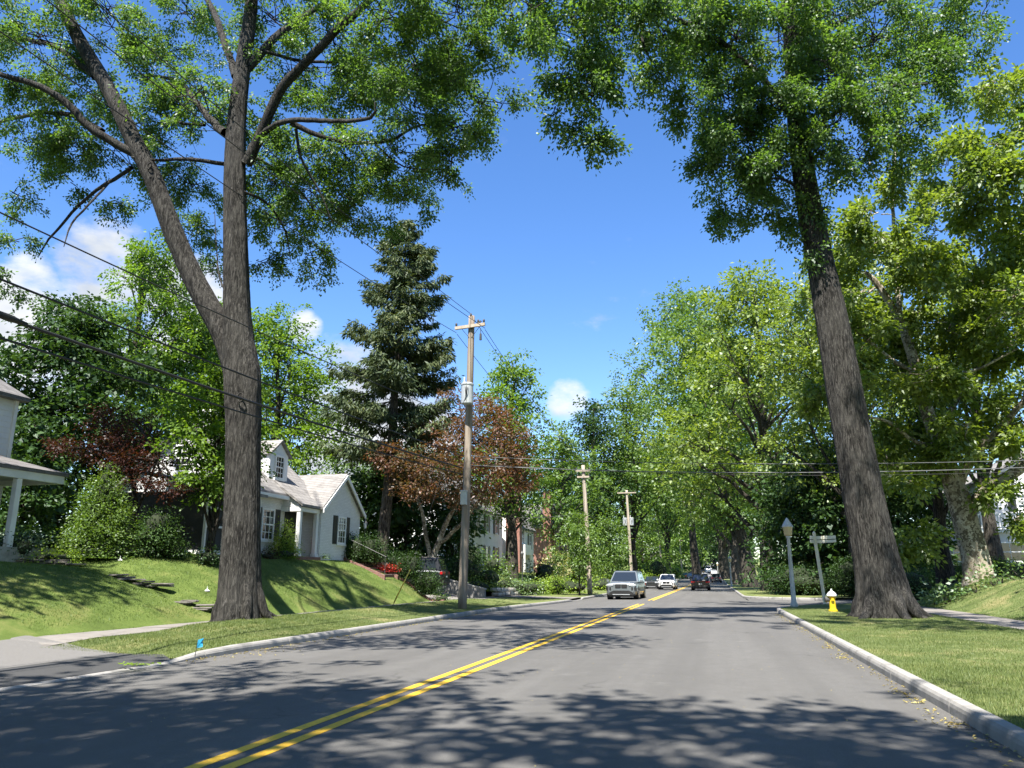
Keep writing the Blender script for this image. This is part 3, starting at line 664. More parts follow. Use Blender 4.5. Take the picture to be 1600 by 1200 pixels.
# ---------------------------------------------------------------- the great forked oak on the left verge
def P3(px, py, Y, r): return (*at(px, py, Y), r)
YT = 19.6
rt = thing('oak_tree', 'tall forked oak on the left verge with grey furrowed trunk and burl', 'tree', (at(375, 972, YT)[0], YT, .24))
s = pxm(YT)*1.1
main = [P3(374, 992, YT, .55), P3(375, 900, YT, .53), P3(378, 800, YT, .495), P3(380, 700, YT, .485), P3(379, 620, YT, .52), P3(373, 550, YT, .475), P3(370, 480, YT, .41), P3(368, 380, YT, .37), P3(367, 280, YT, .345), P3(370, 190, YT, .30), P3(380, 100, YT, .25), P3(392, 10, YT, .21), P3(398, -120, YT, .17), P3(400, -320, YT+.5, .09), P3(398, -520, YT+.8, .03)]
left = [P3(372, 600, YT, .32), P3(350, 525, YT, .345), P3(305, 440, YT-.1, .32), P3(270, 360, YT-.3, .30), P3(240, 280, YT-.5, .29), P3(212, 225, YT-.6, .28), P3(170, 140, YT-.8, .25), P3(120, 55, YT-1, .22), P3(85, -20, YT-1.2, .19), P3(30, -150, YT-1.5, .12), P3(-40, -330, YT-2, .04)]
wood = [big_trunk(main, 104, .085, .38, .6, 6, .030, 3, knots=((7.5, 0.0, .42, .62, .24), (8.15, .15, .3, .5, .14), (6.9, 6.1, .3, .5, .10), (7.2, 4.7, .16, .25, .05), (5.4, 4.9, .15, .2, .04), (12.1, .1, .2, .5, .08))), big_trunk(left, 72, .10, 0, 1, 5, .030, 4)]
roots(wood, at(374, 975, YT), .56, 7, 51, zleft, .6)
BR = [  # limbs: (points px,py,dY, radius)
 [(212, 240, -.6, .15), (150, 205, -1.2, .13), (100, 155, -1.8, .12), (50, 130, -2.3, .10), (-10, 112, -2.8, .08), (-90, 70, -3.2, .04)],
 [(160, 205, -.9, .10), (110, 180, -.2, .085), (60, 178, .4, .075), (0, 192, .9, .06), (-70, 215, 1.2, .03)],
 [(205, 262, -.5, .07), (160, 290, -.2, .06), (120, 325, .2, .05), (85, 365, .4, .04), (60, 400, .6, .02)],
 [(170, 285, -.3, .04), (140, 320, -.9, .035), (112, 350, -1.2, .03), (100, 385, -1.5, .012)],
 [(148, 120, -.8, .11), (90, 75, -.2, .09), (30, 60, .5, .08), (-30, 50, 1, .05)],
 [(385, 258, 0, .19), (410, 205, -.2, .17), (440, 140, -.5, .155), (490, 85, -.8, .14), (545, 30, -1.1, .12), (600, -20, -1.4, .09), (680, -80, -1.8, .05)],
 [(380, 115, 0, .16), (420, 70, .4, .14), (460, 35, .8, .12), (520, 0, 1.2, .09), (600, -50, 1.6, .05)],
 [(368, 120, 0, .12), (350, 60, .5, .12), (325, 0, 1.0, .10), (300, -80, 1.5, .07), (270, -180, 2, .03)],
 [(403, 215, -.1, .10), (440, 192, -.8, .085), (500, 188, -1.5, .07), (580, 185, -2.2, .05), (586, 160, -2.4, .02)],
 [(455, 193, -.9, .09), (500, 213, -.6, .075), (560, 224, -.2, .06), (610, 218, .2, .05), (660, 195, .5, .035), (720, 205, .8, .015)],
 [(410, 80, .2, .06), (470, 95, .9, .055), (540, 97, 1.6, .045), (620, 90, 2.2, .035), (690, 130, 2.6, .015)],
 [(352, 208, 0, .15), (330, 190, .6, .13), (300, 150, 1.2, .10), (275, 125, 1.8, .08), (235, 118, 2.4, .04)],
 [(320, 195, .6, .06), (280, 190, 1.2, .05), (235, 170, 1.8, .03)],
 [(350, 256, 0, .07), (300, 250, -.3, .065), (250, 251, -.6, .05), (205, 245, -.8, .03)],
 [(375, 235, 0, .07), (430, 265, .9, .055), (470, 300, 1.8, .04), (500, 345, 2.4, .02)],
 [(462, 200, -.9, .05), (470, 245, -.5, .04), (500, 300, 0, .03), (520, 350, .4, .012)],
 [(380, 300, 0, .05), (420, 320, 1, .04), (445, 360, 1.8, .03), (455, 410, 2.2, .012)],
 [(365, 470, 0.2, .03), (345, 440, .9, .03), (338, 390, 1.5, .02), (335, 330, 2, .01)],
 [(586, 225, 0, .03), (630, 260, .3, .025), (690, 265, .8, .01)], [(560, 226, -.1, .03), (600, 290, .5, .02), (640, 320, 1.0, .008)],
]
for b in BR: wood.append(limb([P3(x, y, YT+d, r) for (x, y, d, r) in b], 9, .25, .04))
OB = [(60, 60, 18, 90, 60, 2.2, 60), (170, 30, 19, 80, 55, 2.4, 52), (40, 150, 18.5, 75, 42, 2, 42), (150, 150, 20.5, 60, 45, 1.8, 36), (255, 90, 21, 60, 70, 2, 52), (300, 30, 21, 60, 55, 2, 40),
 (50, 225, 19.5, 65, 35, 1.6, 30), (130, 235, 19.5, 60, 36, 1.5, 28), (205, 190, 20.5, 45, 38, 1.4, 22), (20, 300, 19, 40, 42, 1.2, 13), (25, 375, 19, 22, 45, .8, 9), (12, 440, 19, 14, 36, .7, 6), (170, 318, 19.8, 22, 18, .6, 5), (110, 285, 19.6, 40, 18, .8, 8),
 (300, 170, 22, 50, 42, 1.6, 32), (300, 290, 22.5, 52, 38, 1.5, 30), (305, 370, 22.8, 42, 40, 1.3, 24), (265, 430, 22.8, 38, 34, 1.2, 17), (330, 430, 23, 20, 36, .9, 10),
 (430, 30, 20.5, 70, 45, 2.2, 40), (520, 55, 19.5, 65, 42, 2, 36), (620, 35, 18.8, 85, 45, 2.2, 52), (715, 25, 18.5, 75, 42, 2, 38), (450, 110, 21, 48, 36, 1.6, 18), (570, 118, 21, 45, 36, 1.4, 20),
 (650, 105, 20, 60, 42, 1.8, 34), (705, 120, 19.4, 40, 36, 1.3, 18), (730, 75, 19.4, 40, 30, 1.2, 14), (650, 175, 19.6, 62, 38, 1.7, 32), (715, 200, 19.8, 44, 32, 1.3, 20), (620, 235, 20, 62, 32, 1.6, 28), (705, 250, 20, 42, 24, 1.2, 15), (560, 160, 21.5, 38, 26, 1.2, 9),
 (480, 235, 20.5, 65, 32, 1.7, 34), (545, 255, 20.6, 55, 34, 1.5, 28), (430, 285, 21.3, 55, 42, 1.6, 34), (500, 310, 21, 55, 38, 1.5, 30), (440, 350, 21.8, 50, 44, 1.4, 28), (485, 400, 22, 36, 34, 1.1, 15), (410, 410, 22, 26, 32, 1, 11), (555, 320, 20.8, 42, 30, 1.2, 17), (600, 290, 20.6, 40, 28, 1.1, 14), (650, 310, 20.4, 26, 22, .8, 8), (595, 345, 20.8, 20, 14, .6, 4),
 (400, 190, 21.5, 40, 38, 1.4, 14), (230, 250, 21.6, 35, 30, 1.2, 13), (500, 175, 21, 40, 22, 1, 7)]
blobs = px_blobs(OB, 5, dens=2.5, grow=1.14)
V1 = twig_leaves(blobs, .108, .062, .22, 34, 1, .28, np.random.default_rng(11), wood, .02)
# the crown goes on above the picture's top edge
hb = [(-13+rx_, YT+ry_, z_, r_, r_, r_*.55, n_) for (rx_, ry_, z_, r_, n_) in [(-3, 0, 17, 2.6, 30), (4, 1, 17.5, 2.6, 40), (6.5, 1.5, 16.5, 2.2, 40), (-4, 2.5, 18, 2.8, 30), (0, 2.5, 19.5, 3, 44), (3.5, 3, 19, 2.6, 40), (1, 0, 21.5, 2.6, 40), (-6.5, 1, 16, 2.4, 26), (3, 4.5, 16, 2.2, 36), (-2, 5, 16, 2.4, 30), (5.5, -8, 17.5, 2.4, 40), (8, -7, 17.5, 2.4, 40), (6.5, -4, 19, 2.6, 44), (9, -3.5, 18, 2.0, 34), (8.5, -10, 16.5, 2.0, 30), (5, -11, 16, 2.0, 28), (8.5, 0, 18.5, 2.0, 34), (5, -1, 20.5, 2.4, 40)]]
V2 = above(hb, .26, .17, .6, 30, 1.3, .28, 12, (.12, .07, .22))
rgt = np.random.default_rng(13)
V, F = join([V1, V2]); finish_tree(rt, wood, V, F, B_oak, L_oak)
for (px, py, w, dY) in ((374, 620, 13, -.62), (371, 292, 8, -.38), (232, 258, 11, -.88)):
    c0 = at(px, py, YT+dY); mb = MB(); rr = w*pxm(YT)*.55; n_ = 18; vs = []; fs = []
    for i in range(n_):
        a_ = 6.2832*i/n_
        for j in range(6): b_ = 6.2832*j/6; q_ = rr+rr*.2*math.cos(b_); vs.append((c0[0]+q_*math.cos(a_)*.8, c0[1]+.05-rr*.2*math.sin(b_), c0[2]+q_*math.sin(a_)*1.15))
    for i in range(n_):
        for j in range(6): fs.append((i*6+j, i*6+(j+1) % 6, ((i+1) % n_)*6+(j+1) % 6, ((i+1) % n_)*6+j))
    mb.add(vs, fs); obj('branch_scar', mb, B_oak, rt, smooth=True)

# ---------------------------------------------------------------- the leaning oak on the right verge
YR = 29.4
rt = thing('leaning_oak_tree', 'tall oak leaning left beside the yellow hydrant, long bare trunk', 'tree', (at(1385, 965, YR)[0], YR, .2))
main = [P3(1388, 982, YR, .80), P3(1380, 930, YR, .78), P3(1366, 860, YR, .70), P3(1350, 780, YR, .67), P3(1336, 700, YR, .64), P3(1318, 600, YR, .62), P3(1300, 500, YR, .57), P3(1284, 420, YR, .50), P3(1268, 340, YR, .46), P3(1256, 270, YR, .42), P3(1245, 180, YR, .36), P3(1238, 80, YR, .30), P3(1230, -20, YR, .26), P3(1220, -180, YR, .18), P3(1215, -380, YR, .06)]
wood = [big_trunk(main, 110, .10, .55, .6, 7, .030, 8, knots=((15.0, 3, .3, .6, .1), (11.6, 3.2, .12, 2.5, .05)))]
roots(wood, at(1386, 966, YR), .85, 8, 52, zright, .8)
BR = [[(1247, 190, 0, .16), (1180, 110, -1.5, .12), (1080, 40, -3, .10), (980, 10, -4.5, .08), (920, 20, -5.5, .06), (915, 80, -6, .04), (900, 150, -6.3, .02)],
 [(1240, 90, 0, .15), (1290, 50, 1, .12), (1360, 10, 2, .09), (1450, -10, 3, .06)], [(1250, 230, 0, .10), (1300, 180, -.8, .08), (1370, 140, -1.5, .06), (1450, 130, -2, .03)],
 [(1254, 250, 0, .09), (1210, 215, .8, .07), (1150, 215, 1.5, .05), (1110, 260, 2, .02)], [(1262, 305, 0, .06), (1220, 280, -1, .05), (1160, 290, -1.7, .03)], [(1010, 20, -4, .05), (1005, 70, -4.3, .04), (1040, 130, -4.4, .02)], [(920, 30, -5.5, .04), (950, 100, -5.6, .03), (935, 190, -5.8, .012)],
 [(1236, 60, 0, .12), (1180, -20, -2, .1), (1080, -80, -4, .07)], [(1270, 350, 0, .03), (1285, 330, -.6, .02), (1295, 300, -.9, .01)]]
for b in BR: wood.append(limb([P3(x, y, YR+d, r) for (x, y, d, r) in b], 8, .3, .05))
RB = [(800, 25, 23.5, 45, 40, 1.6, 14), (850, 15, 23.5, 60, 35, 1.8, 24), (905, 50, 23.5, 55, 55, 1.8, 32), (960, 35, 24.5, 55, 50, 1.8, 30), (885, 120, 23.2, 38, 45, 1.2, 16), (925, 150, 23.4, 42, 48, 1.2, 19), (905, 205, 23.3, 36, 34, 1, 12), (945, 90, 23.6, 45, 40, 1.3, 16), (870, 165, 23.2, 26, 26, .8, 6), (938, 225, 23.4, 22, 16, .6, 4),
 (1030, 45, 25, 55, 55, 2, 34), (1090, 40, 26, 60, 60, 2.2, 42), (1045, 130, 25.3, 48, 42, 1.5, 22), (1085, 165, 26, 40, 34, 1.3, 16), (1150, 60, 27, 65, 65, 2.4, 58), (1130, 150, 27.5, 60, 55, 2.2, 50), (1165, 220, 28.5, 65, 52, 2.4, 54), (1120, 265, 29, 42, 42, 1.7, 25), (1150, 310, 29.4, 36, 32, 1.5, 17), (1215, 170, 28, 60, 60, 2.4, 54), (1210, 265, 28.6, 50, 42, 2, 34), (1200, 330, 29.3, 40, 26, 1.4, 14), (1130, 340, 29.3, 18, 14, .7, 3),
 (1230, 60, 28, 65, 60, 2.6, 58), (1290, 110, 28, 60, 55, 2.3, 48), (1300, 30, 29, 65, 55, 2.6, 52), (1370, 60, 29.5, 65, 60, 2.5, 52), (1440, 40, 30.5, 70, 50, 2.5, 48), (1500, 60, 31, 50, 50, 2, 28), (1440, 120, 29.5, 62, 42, 2, 34), (1370, 160, 28.5, 55, 40, 1.9, 28), (1310, 190, 28, 48, 38, 1.8, 25), (1400, 205, 28.3, 52, 34, 1.6, 21), (1340, 240, 28, 45, 30, 1.5, 15), (1475, 150, 29.5, 30, 26, 1.1, 8), (1425, 245, 28.5, 26, 18, .9, 5), (1535, 20, 31.5, 36, 30, 1.4, 12),
 (1275, 300, 28.6, 28, 40, 1, 9), (1270, 380, 28.8, 22, 28, .8, 5), (1285, 230, 28.4, 36, 36, 1.3, 14), (1255, 330, 28.8, 24, 30, .9, 6)]
blobs = px_blobs(RB, 5, dens=2.6, grow=1.12)
V1 = twig_leaves(blobs, .14, .095, .29, 29, 1, .35, np.random.default_rng(21), wood, .024)
hb = [(3.4+a, YR+b, z, r, r, r*.6, n) for (a, b, z, r, n) in [(0, -1, 27, 3.2, 40), (0, 2, 29, 3, 36), (-3, 2, 27, 3, 36), (-3, -9, 22.5, 2.4, 34), (-5, -5, 24, 2.6, 36), (-6, -11, 20, 2.2, 30), (-1.5, -13, 18.5, 2.2, 28), (-7, -7.5, 21.5, 2.2, 30), (-2.5, -6, 25, 2.6, 36), (2.5, -9.5, 21, 2.6, 34), (.5, -12, 19.5, 2.2, 28), (5, -11, 20.5, 2.6, 34), (3, -15, 18.5, 2.2, 28)]]
V2 = above(hb, .36, .24, .8, 26, 1.3, .3, 22, (.15, .095, .28))
V, F = join([V1, V2]); finish_tree(rt, wood, V, F, B_oak, L_maple)

# ---------------------------------------------------------------- the mottled sycamore at the right
YY = 41.0
rt = thing('sycamore_tree', 'sycamore with mottled pale bark and spreading limbs in front of white house', 'tree', (at(1527, 905, YY)[0], YY, 1.35))
main = [P3(1532, 925, YY, .62), P3(1527, 880, YY, .56), P3(1514, 830, YY, .54), P3(1503, 790, YY, .52), P3(1492, 760, YY, .45), P3(1476, 715, YY, .40), P3(1458, 670, YY, .33), P3(1438, 610, YY, .28), P3(1425, 555, YY, .24), P3(1405, 500, YY, .20), P3(1372, 445, YY-.5, .15), P3(1352, 425, YY-.8, .09)]
wood = [big_trunk(main, 30, .2, .30, .5, 5, .05, 15, knots=((4.2, 1, .4, .8, .18), (3.3, 4.4, .3, .7, .12)))]
BR = [[(1510, 800, 0, .34), (1545, 765, -.4, .30), (1590, 735, -.8, .26), (1650, 690, -1.2, .2), (1720, 600, -1.6, .12)], [(1495, 770, 0, .24), (1510, 730, -.5, .22), (1540, 690, -.8, .19), (1580, 650, -1, .15), (1640, 580, -1.2, .1)],
 [(1430, 580, 0, .12), (1390, 560, -.6, .10), (1350, 525, -1.2, .08), (1310, 500, -1.6, .04)], [(1408, 505, 0, .14), (1402, 450, .4, .13), (1398, 380, .8, .11), (1395, 300, 1.2, .08), (1400, 220, 1.6, .05)], [(1460, 670, 0, .14), (1500, 620, .8, .12), (1530, 560, 1.4, .10), (1560, 480, 1.8, .08), (1590, 380, 2, .06), (1600, 280, 2, .03)],
 [(1550, 500, 1.8, .06), (1530, 430, 2, .05), (1500, 350, 2.2, .04), (1490, 270, 2.3, .02)], [(1470, 700, 0, .12), (1430, 690, -1, .1), (1390, 660, -1.6, .08), (1350, 650, -2, .04)], [(1440, 620, 0, .1), (1480, 590, -1, .08), (1530, 575, -1.6, .06), (1590, 545, -2, .04)], [(1372, 445, -.4, .06), (1340, 470, -1, .05), (1315, 480, -1.4, .02)], [(1395, 330, 1, .05), (1370, 280, 1.4, .04), (1350, 230, 1.7, .02)]]
for b in BR: wood.append(limb([P3(x, y, YY+d, r) for (x, y, d, r) in b], 8, .35, .06))
rg = np.random.default_rng(31); SB = []
for gx in range(1310, 1700, 46):
    for gy in range(150, 720, 50):
        topedge = 330-(gx-1310)*.55 if gx < 1450 else (215+abs(gx-1480)*.2 if gx < 1520 else 150)
        if gy < topedge or (gx < 1400 and gy > 640) or (gx > 1420 and gy > 690): continue
        if rg.random() < .14: continue
        SB.append((gx+rg.normal()*16, gy+rg.normal()*16, YY+rg.uniform(-3.5, 4.5), rg.uniform(30, 50), rg.uniform(22, 36), rg.uniform(1., 2.0), rg.uniform(16, 30)))
SB += [(1420, 760, 39, 26, 16, .8, 10), (1380, 720, 39, 30, 18, .9, 12), (1440, 840, 40, 28, 14, .8, 10), (1410, 850, 39.5, 22, 10, .6, 6), (1590, 812, 39.5, 20, 10, .7, 7), (1565, 770, 40, 18, 9, .6, 5)]
blobs = px_blobs(SB, 6, dens=1.7, grow=1.14)
V1 = twig_leaves(blobs, .24, .165, .40, 24, 1.05, .2, np.random.default_rng(32), wood, .034)
V, F = V1; finish_tree(rt, wood, V, F, B_syc, L_syc)

# ---------------------------------------------------------------- trees behind, placed one by one
def tr(name, label, px, Y, top, wpx, bark, leafm, seed, z0=.3, side='L', **kw):
    """px: trunk foot column, top: crown top row, wpx: crown half width in reference pixels"""
    x = at(px, 900, Y)[0]; zb = float(zleft(x, Y) if side == 'L' else zright(x, Y)); b = np.array([x, Y, zb-.02])
    H = at(px, top, Y)[2]-zb
    if Y > 75 and 'leaf' in kw: kw['leaf'] *= 1.22
    return auto_tree(name, label, b, H, wpx*pxm(Y), bark, leafm, seed, z0=z0, **kw)
tr('maple_tree', 'bright green maple behind the forked oak, left of the spruce', 405, 44, 485, 135, B_gray, L_bright, 101, z0=.30, leaf=.23, nb=30, cover=4.0)
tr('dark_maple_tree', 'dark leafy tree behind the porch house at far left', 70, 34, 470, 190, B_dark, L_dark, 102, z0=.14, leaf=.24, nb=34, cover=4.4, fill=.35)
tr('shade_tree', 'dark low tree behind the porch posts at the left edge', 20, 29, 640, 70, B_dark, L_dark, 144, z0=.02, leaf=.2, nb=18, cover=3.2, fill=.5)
tr('pale_maple_tree', 'pale green feathery tree rising above the left roofs', 175, 50, 362, 125, B_gray, L_bright, 103, z0=.42, leaf=.27, nb=22, cover=2.6)
tr('backyard_tree', 'mid green tree between the pale feathery tree and the forked oak', 285, 56, 470, 120, B_gray, L_mid, 104, z0=.2, leaf=.30, nb=24, cover=3.8, fill=.3)
tr('garden_tree', 'slim young green tree with two stems before the white house porch', 322, 25.0, 555, 96, B_dark, L_bright, 105, z0=.34, leaf=.16, nb=36, cover=5.6, spray=.32, tr=.13)
tr('backyard_tree', 'leafy tree in the gap between white gable house and spruce', 520, 60, 690, 75, B_gray, L_mid, 106, z0=.05, leaf=.28, nb=16)
tr('ash_tree', 'light green tree right of the transformer pole', 800, 64, 545, 78, B_gray, L_bright, 107, z0=.34, leaf=.30, nb=24, cover=2.8)
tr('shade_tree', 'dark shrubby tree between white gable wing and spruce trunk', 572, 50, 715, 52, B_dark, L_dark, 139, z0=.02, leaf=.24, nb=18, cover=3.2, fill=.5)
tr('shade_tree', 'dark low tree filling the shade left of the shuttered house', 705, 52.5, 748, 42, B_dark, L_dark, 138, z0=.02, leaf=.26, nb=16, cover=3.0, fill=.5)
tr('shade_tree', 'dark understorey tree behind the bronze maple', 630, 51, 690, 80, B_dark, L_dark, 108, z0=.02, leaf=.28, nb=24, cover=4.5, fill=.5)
tr('street_tree', 'dark-trunked tree on lawn before the white shuttered house', 797, 66, 690, 52, B_dark, L_mid, 109, z0=.42, leaf=.26, nb=14, cover=2.6, tr=.42)
tr('street_tree', 'spreading tree above the brick house behind second pole', 878, 92, 655, 70, B_gray, L_mid, 110, z0=.30, leaf=.36, nb=22)
tr('young_street_tree', 'young round-headed tree with thin stem left of second pole', 905, 57, 800, 44, B_dark, L_mid, 111, z0=.30, leaf=.18, nb=14, cover=3.4, tr=.06)
tr('young_street_tree', 'young leafy tree between second and third poles', 953, 84, 800, 34, B_dark, L_mid, 112, z0=.15, leaf=.22, nb=12, cover=3.2, tr=.09)
tr('street_tree', 'tall dark-trunked tree behind the third pole', 990, 128, 600, 78, B_dark, L_mid, 113, z0=.36, leaf=.42, nb=24, cover=2.8, tr=.7)
tr('street_tree', 'full green tree above the third pole', 935, 122, 610, 62, B_gray, L_dark, 114, z0=.1, leaf=.42, nb=20, cover=3.)
tr('street_tree', 'far tree with crooked bare lower limbs past the white car', 1045, 165, 700, 62, B_dark, L_mid, 115, z0=.42, leaf=.5, nb=18, cover=2.4)
tr('shade_tree', 'low bushy far tree behind the silver car', 1005, 150, 800, 45, B_dark, L_mid, 116, z0=.05, leaf=.42, nb=14)
# right side
def trr(*a, **k): return tr(*a, side='R', **k)
trr('street_tree', 'broad sunlit tree overhanging the right lane, nearest past side street', 1203, 80, 418, 165, B_gray, L_syc, 121, z0=.27, leaf=.34, nb=34, cover=3.0, tr=.78)
trr('street_tree', 'second tall tree of the right-hand row', 1172, 104, 470, 135, B_gray, L_mid, 122, lean=(-4, 0), z0=.24, leaf=.40, nb=26, cover=2.8, tr=.8)
trr('street_tree', 'third tree of the right-hand row with pale trunk', 1150, 132, 520, 100, B_spruce, L_mid, 123, z0=.22, leaf=.46, nb=24, cover=2.6, tr=.8)
trr('street_tree', 'tree with airy top standing clear above the right-hand row', 1090, 150, 428, 120, B_gray, L_mid, 124, z0=.35, leaf=.5, nb=24, cover=1.9, tr=.7)
trr('street_tree', 'far tree closing the street on the right side', 1132, 200, 590, 90, B_gray, L_mid, 125, z0=.2, leaf=.6, nb=20, cover=2.6)
trr('backyard_tree', 'sunlit green tree rising above the dark hedge behind the street sign', 1345, 59, 395, 135, B_gray, L_syc, 137, z0=.33, leaf=.28, nb=34, cover=3.2)
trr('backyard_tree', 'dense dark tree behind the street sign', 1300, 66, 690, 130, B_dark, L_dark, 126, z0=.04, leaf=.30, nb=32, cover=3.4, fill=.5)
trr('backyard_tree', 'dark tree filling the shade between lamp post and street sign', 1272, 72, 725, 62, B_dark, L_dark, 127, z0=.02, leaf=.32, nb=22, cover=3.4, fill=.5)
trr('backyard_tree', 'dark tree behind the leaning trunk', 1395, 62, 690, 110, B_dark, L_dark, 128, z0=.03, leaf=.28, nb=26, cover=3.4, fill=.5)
trr('street_tree', 'dark straight trunk tree just left of the sycamore', 1478, 44, 560, 80, B_dark, L_mid, 129, z0=.45, leaf=.22, nb=16, cover=2.4, tr=.40)
trr('backyard_tree', 'tall sunlit tree beyond the sycamore at right edge', 1562, 57, 395, 120, B_gray, L_syc, 130, z0=.42, leaf=.30, nb=28, cover=2.6)
tr('distant_tree', 'far tree closing the street behind the white van', 1088, 330, 740, 95, B_dark, L_dark, 131, z0=.08, leaf=.9, nb=22, cover=3.0, fill=.6)
tr('distant_tree', 'far tree left of where the street vanishes', 1040, 260, 690, 80, B_gray, L_mid, 132, z0=.1, leaf=.7, nb=20, cover=3.0)
trr('distant_tree', 'far tree right of where the street vanishes', 1125, 290, 690, 75, B_gray, L_dark, 133, z0=.1, leaf=.8, nb=18, cover=3.0)
tr('distant_tree', 'far tree above the parked sedan', 1000, 200, 690, 85, B_gray, L_mid, 134, z0=.1, leaf=.6, nb=20, cover=3.0)
tr('backyard_tree', 'distant tree behind the brick house', 880, 150, 720, 90, B_gray, L_dark, 135, z0=.05, leaf=.5, nb=18, cover=3.0, fill=.5)
tr('backyard_tree', 'distant tree behind the white shuttered house', 700, 100, 700, 110, B_gray, L_dark, 136, z0=.05, leaf=.42, nb=20, cover=3.2, fill=.5)
# trees standing behind and beside the photographer along both verges, the nearest two shade the near road
nt0 = auto_tree('street_tree', 'leaning street oak on the left verge just behind the viewpoint', (-10.6, -5.0, .2), 23, 8.6, B_oak, L_oak, 141, leaf=.32, z0=.46, nb=44, cover=2.7, spray=.42, tr=.5, lean=(4.5, 0), group='oaks behind the viewpoint')
for (x, y, rz, sc, lab) in ((5.6, -4.5, 3.3, .95, 'street oak on the right verge just behind the viewpoint'), (-12.5, -17, 1.9, 1.05, 'second added oak behind the viewpoint on the left verge'), (6, -19, 5.0, 1.0, 'second added oak behind the viewpoint on the right verge'), (-12.5, -31, .8, 1.0, 'third added oak behind the viewpoint on the left verge'), (6, -34, 2.4, 1.0, 'third added oak behind the viewpoint on the right verge'), (15, 6, 4.1, .9, 'added oak right of the viewpoint beyond the pavement'), (18, 20, 2.0, .85, 'added oak outside the right edge below the sycamore'), (-26, -2, 1.2, .9, 'added oak far left of the viewpoint beside the near driveway')):  # all but the first are unseen trees added to block skylight
    c = copy_tree(nt0); c['label'] = lab; c.location = (x, y, .2); c.rotation_euler = (0, 0, rz); c.scale = (sc, sc, sc)
auto_tree('garden_tree', 'leafy tree beside the porch house outside the left edge', (-20.3, 8.0, .9), 22, 5.4, B_gray, L_mid, 143, leaf=.28, z0=.34, nb=34, cover=4.4, spray=.4)

# ---------------------------------------------------------------- spruce and coloured maples
x = at(597, 860, 44)[0]
conifer('spruce_tree', 'tall blue-grey spruce with drooping boughs behind the pole', (x, 44, float(zleft(x, 44))-.05), at(630, 345, 44)[2]-float(zleft(x, 44)), 112*pxm(44), B_spruce, L_spruce, 41, z0=.34, lean=(1.0, 0), leaf=.34, n_wh=60, dens=.95)
def spread_maple(name, label, px, Y, foot, lay, leafm, seed, leaf, stems, bark, zf=zleft, dens=1.0):
    x = at(px, 900, Y)[0]; zb = float(zf(x, Y)); rt = thing(name, label, 'tree', (x, Y, zb)); rg = np.random.default_rng(seed)
    blobs = px_blobs(lay, seed, dens=dens); wood = []
    for st in stems: wood.append(limb([P3(a, b, Y+d, r) for (a, b, d, r) in st], 8, .3, .05))
    for b in blobs:
        c = np.array(b[:3]); q = stems[rg.integers(len(stems))][-1]; s0 = at(q[0], q[1], Y+q[2]); wood.append(limb([(*s0, .05), (*((s0+c)/2+rg.normal(size=3)*.2), .035), (*c, .012)], 5, .5, .06, rg))
        for _ in range(3):
            e = c+unit(rg.normal(size=3))*np.array(b[3:6]); wood.append(limb([(*c, .014), (*((c+e)/2), .01), (*e, .004)], 4, .5, .04, rg))
    V, F = leaves(blobs, leaf, leaf*.5, leaf*2.4, 26, 1, .12, rg, shell=2.5, flat=.35)
    return finish_tree(rt, wood, V, F, bark, leafm)
spread_maple('japanese_maple', 'bronze red spreading maple with smooth grey stems beside the transformer pole', 675, 46, 890,
 [(640, 725, 42.6, 34, 11, 1.6, 40), (605, 712, 42.1, 32, 9, 1.4, 30), (650, 765, 41.6, 30, 9, 1.4, 24), (690, 735, 41.6, 34, 18, 1.6, 40), (760, 660, 42.6, 45, 20, 2, 60), (720, 690, 42.1, 40, 18, 1.8, 48), (800, 690, 43.1, 30, 20, 1.6, 36), (770, 720, 41.6, 45, 22, 2, 56), (740, 640, 43.6, 34, 16, 1.5, 34), (690, 670, 44.1, 36, 18, 1.6, 38), (780, 755, 42.6, 40, 18, 1.8, 40), (820, 740, 43.6, 20, 16, 1.2, 18), (730, 770, 43.6, 40, 18, 1.8, 32), (660, 760, 44.1, 34, 16, 1.5, 22), (715, 620, 44.1, 22, 12, 1.0, 14)],
 L_bronze, 42, .19, [[(672, 905, 0, .27), (678, 870, 0, .22), (692, 830, 0, .17), (715, 780, 0, .12), (735, 730, .2, .07)], [(674, 890, 0, .17), (668, 850, -.2, .14), (660, 800, -.4, .11), (640, 750, -.6, .06)], [(684, 850, 0, .13), (720, 820, -.4, .11), (750, 780, -.7, .09), (770, 730, -.9, .05)]], B_syc, dens=1.25)
spread_maple('japanese_maple', 'dark red lacy maple behind the clipped cone shrub', 205, 24, 850,
 [(120, 700, 24.0, 28, 10, .9, 24), (95, 695, 24.0, 18, 7, .6, 12), (170, 670, 24.5, 30, 12, 1, 30), (215, 690, 24.0, 36, 16, 1.1, 40), (190, 720, 23.5, 30, 14, 1, 28), (240, 720, 24.0, 30, 14, 1, 28), (180, 650, 25.0, 26, 8, .9, 20), (225, 660, 25.0, 22, 10, .9, 18), (210, 750, 24.0, 30, 14, 1, 24), (250, 755, 23.5, 26, 10, .8, 18), (160, 700, 25.0, 26, 12, .9, 20), (275, 760, 23.5, 18, 6, .6, 8)],
 L_red, 43, .12, [[(210, 850, 0, .11), (212, 800, 0, .09), (205, 750, 0, .07), (190, 700, 0, .04)], [(211, 800, 0, .06), (235, 750, -.2, .05), (245, 720, -.3, .03)]], B_dark, dens=1.05)

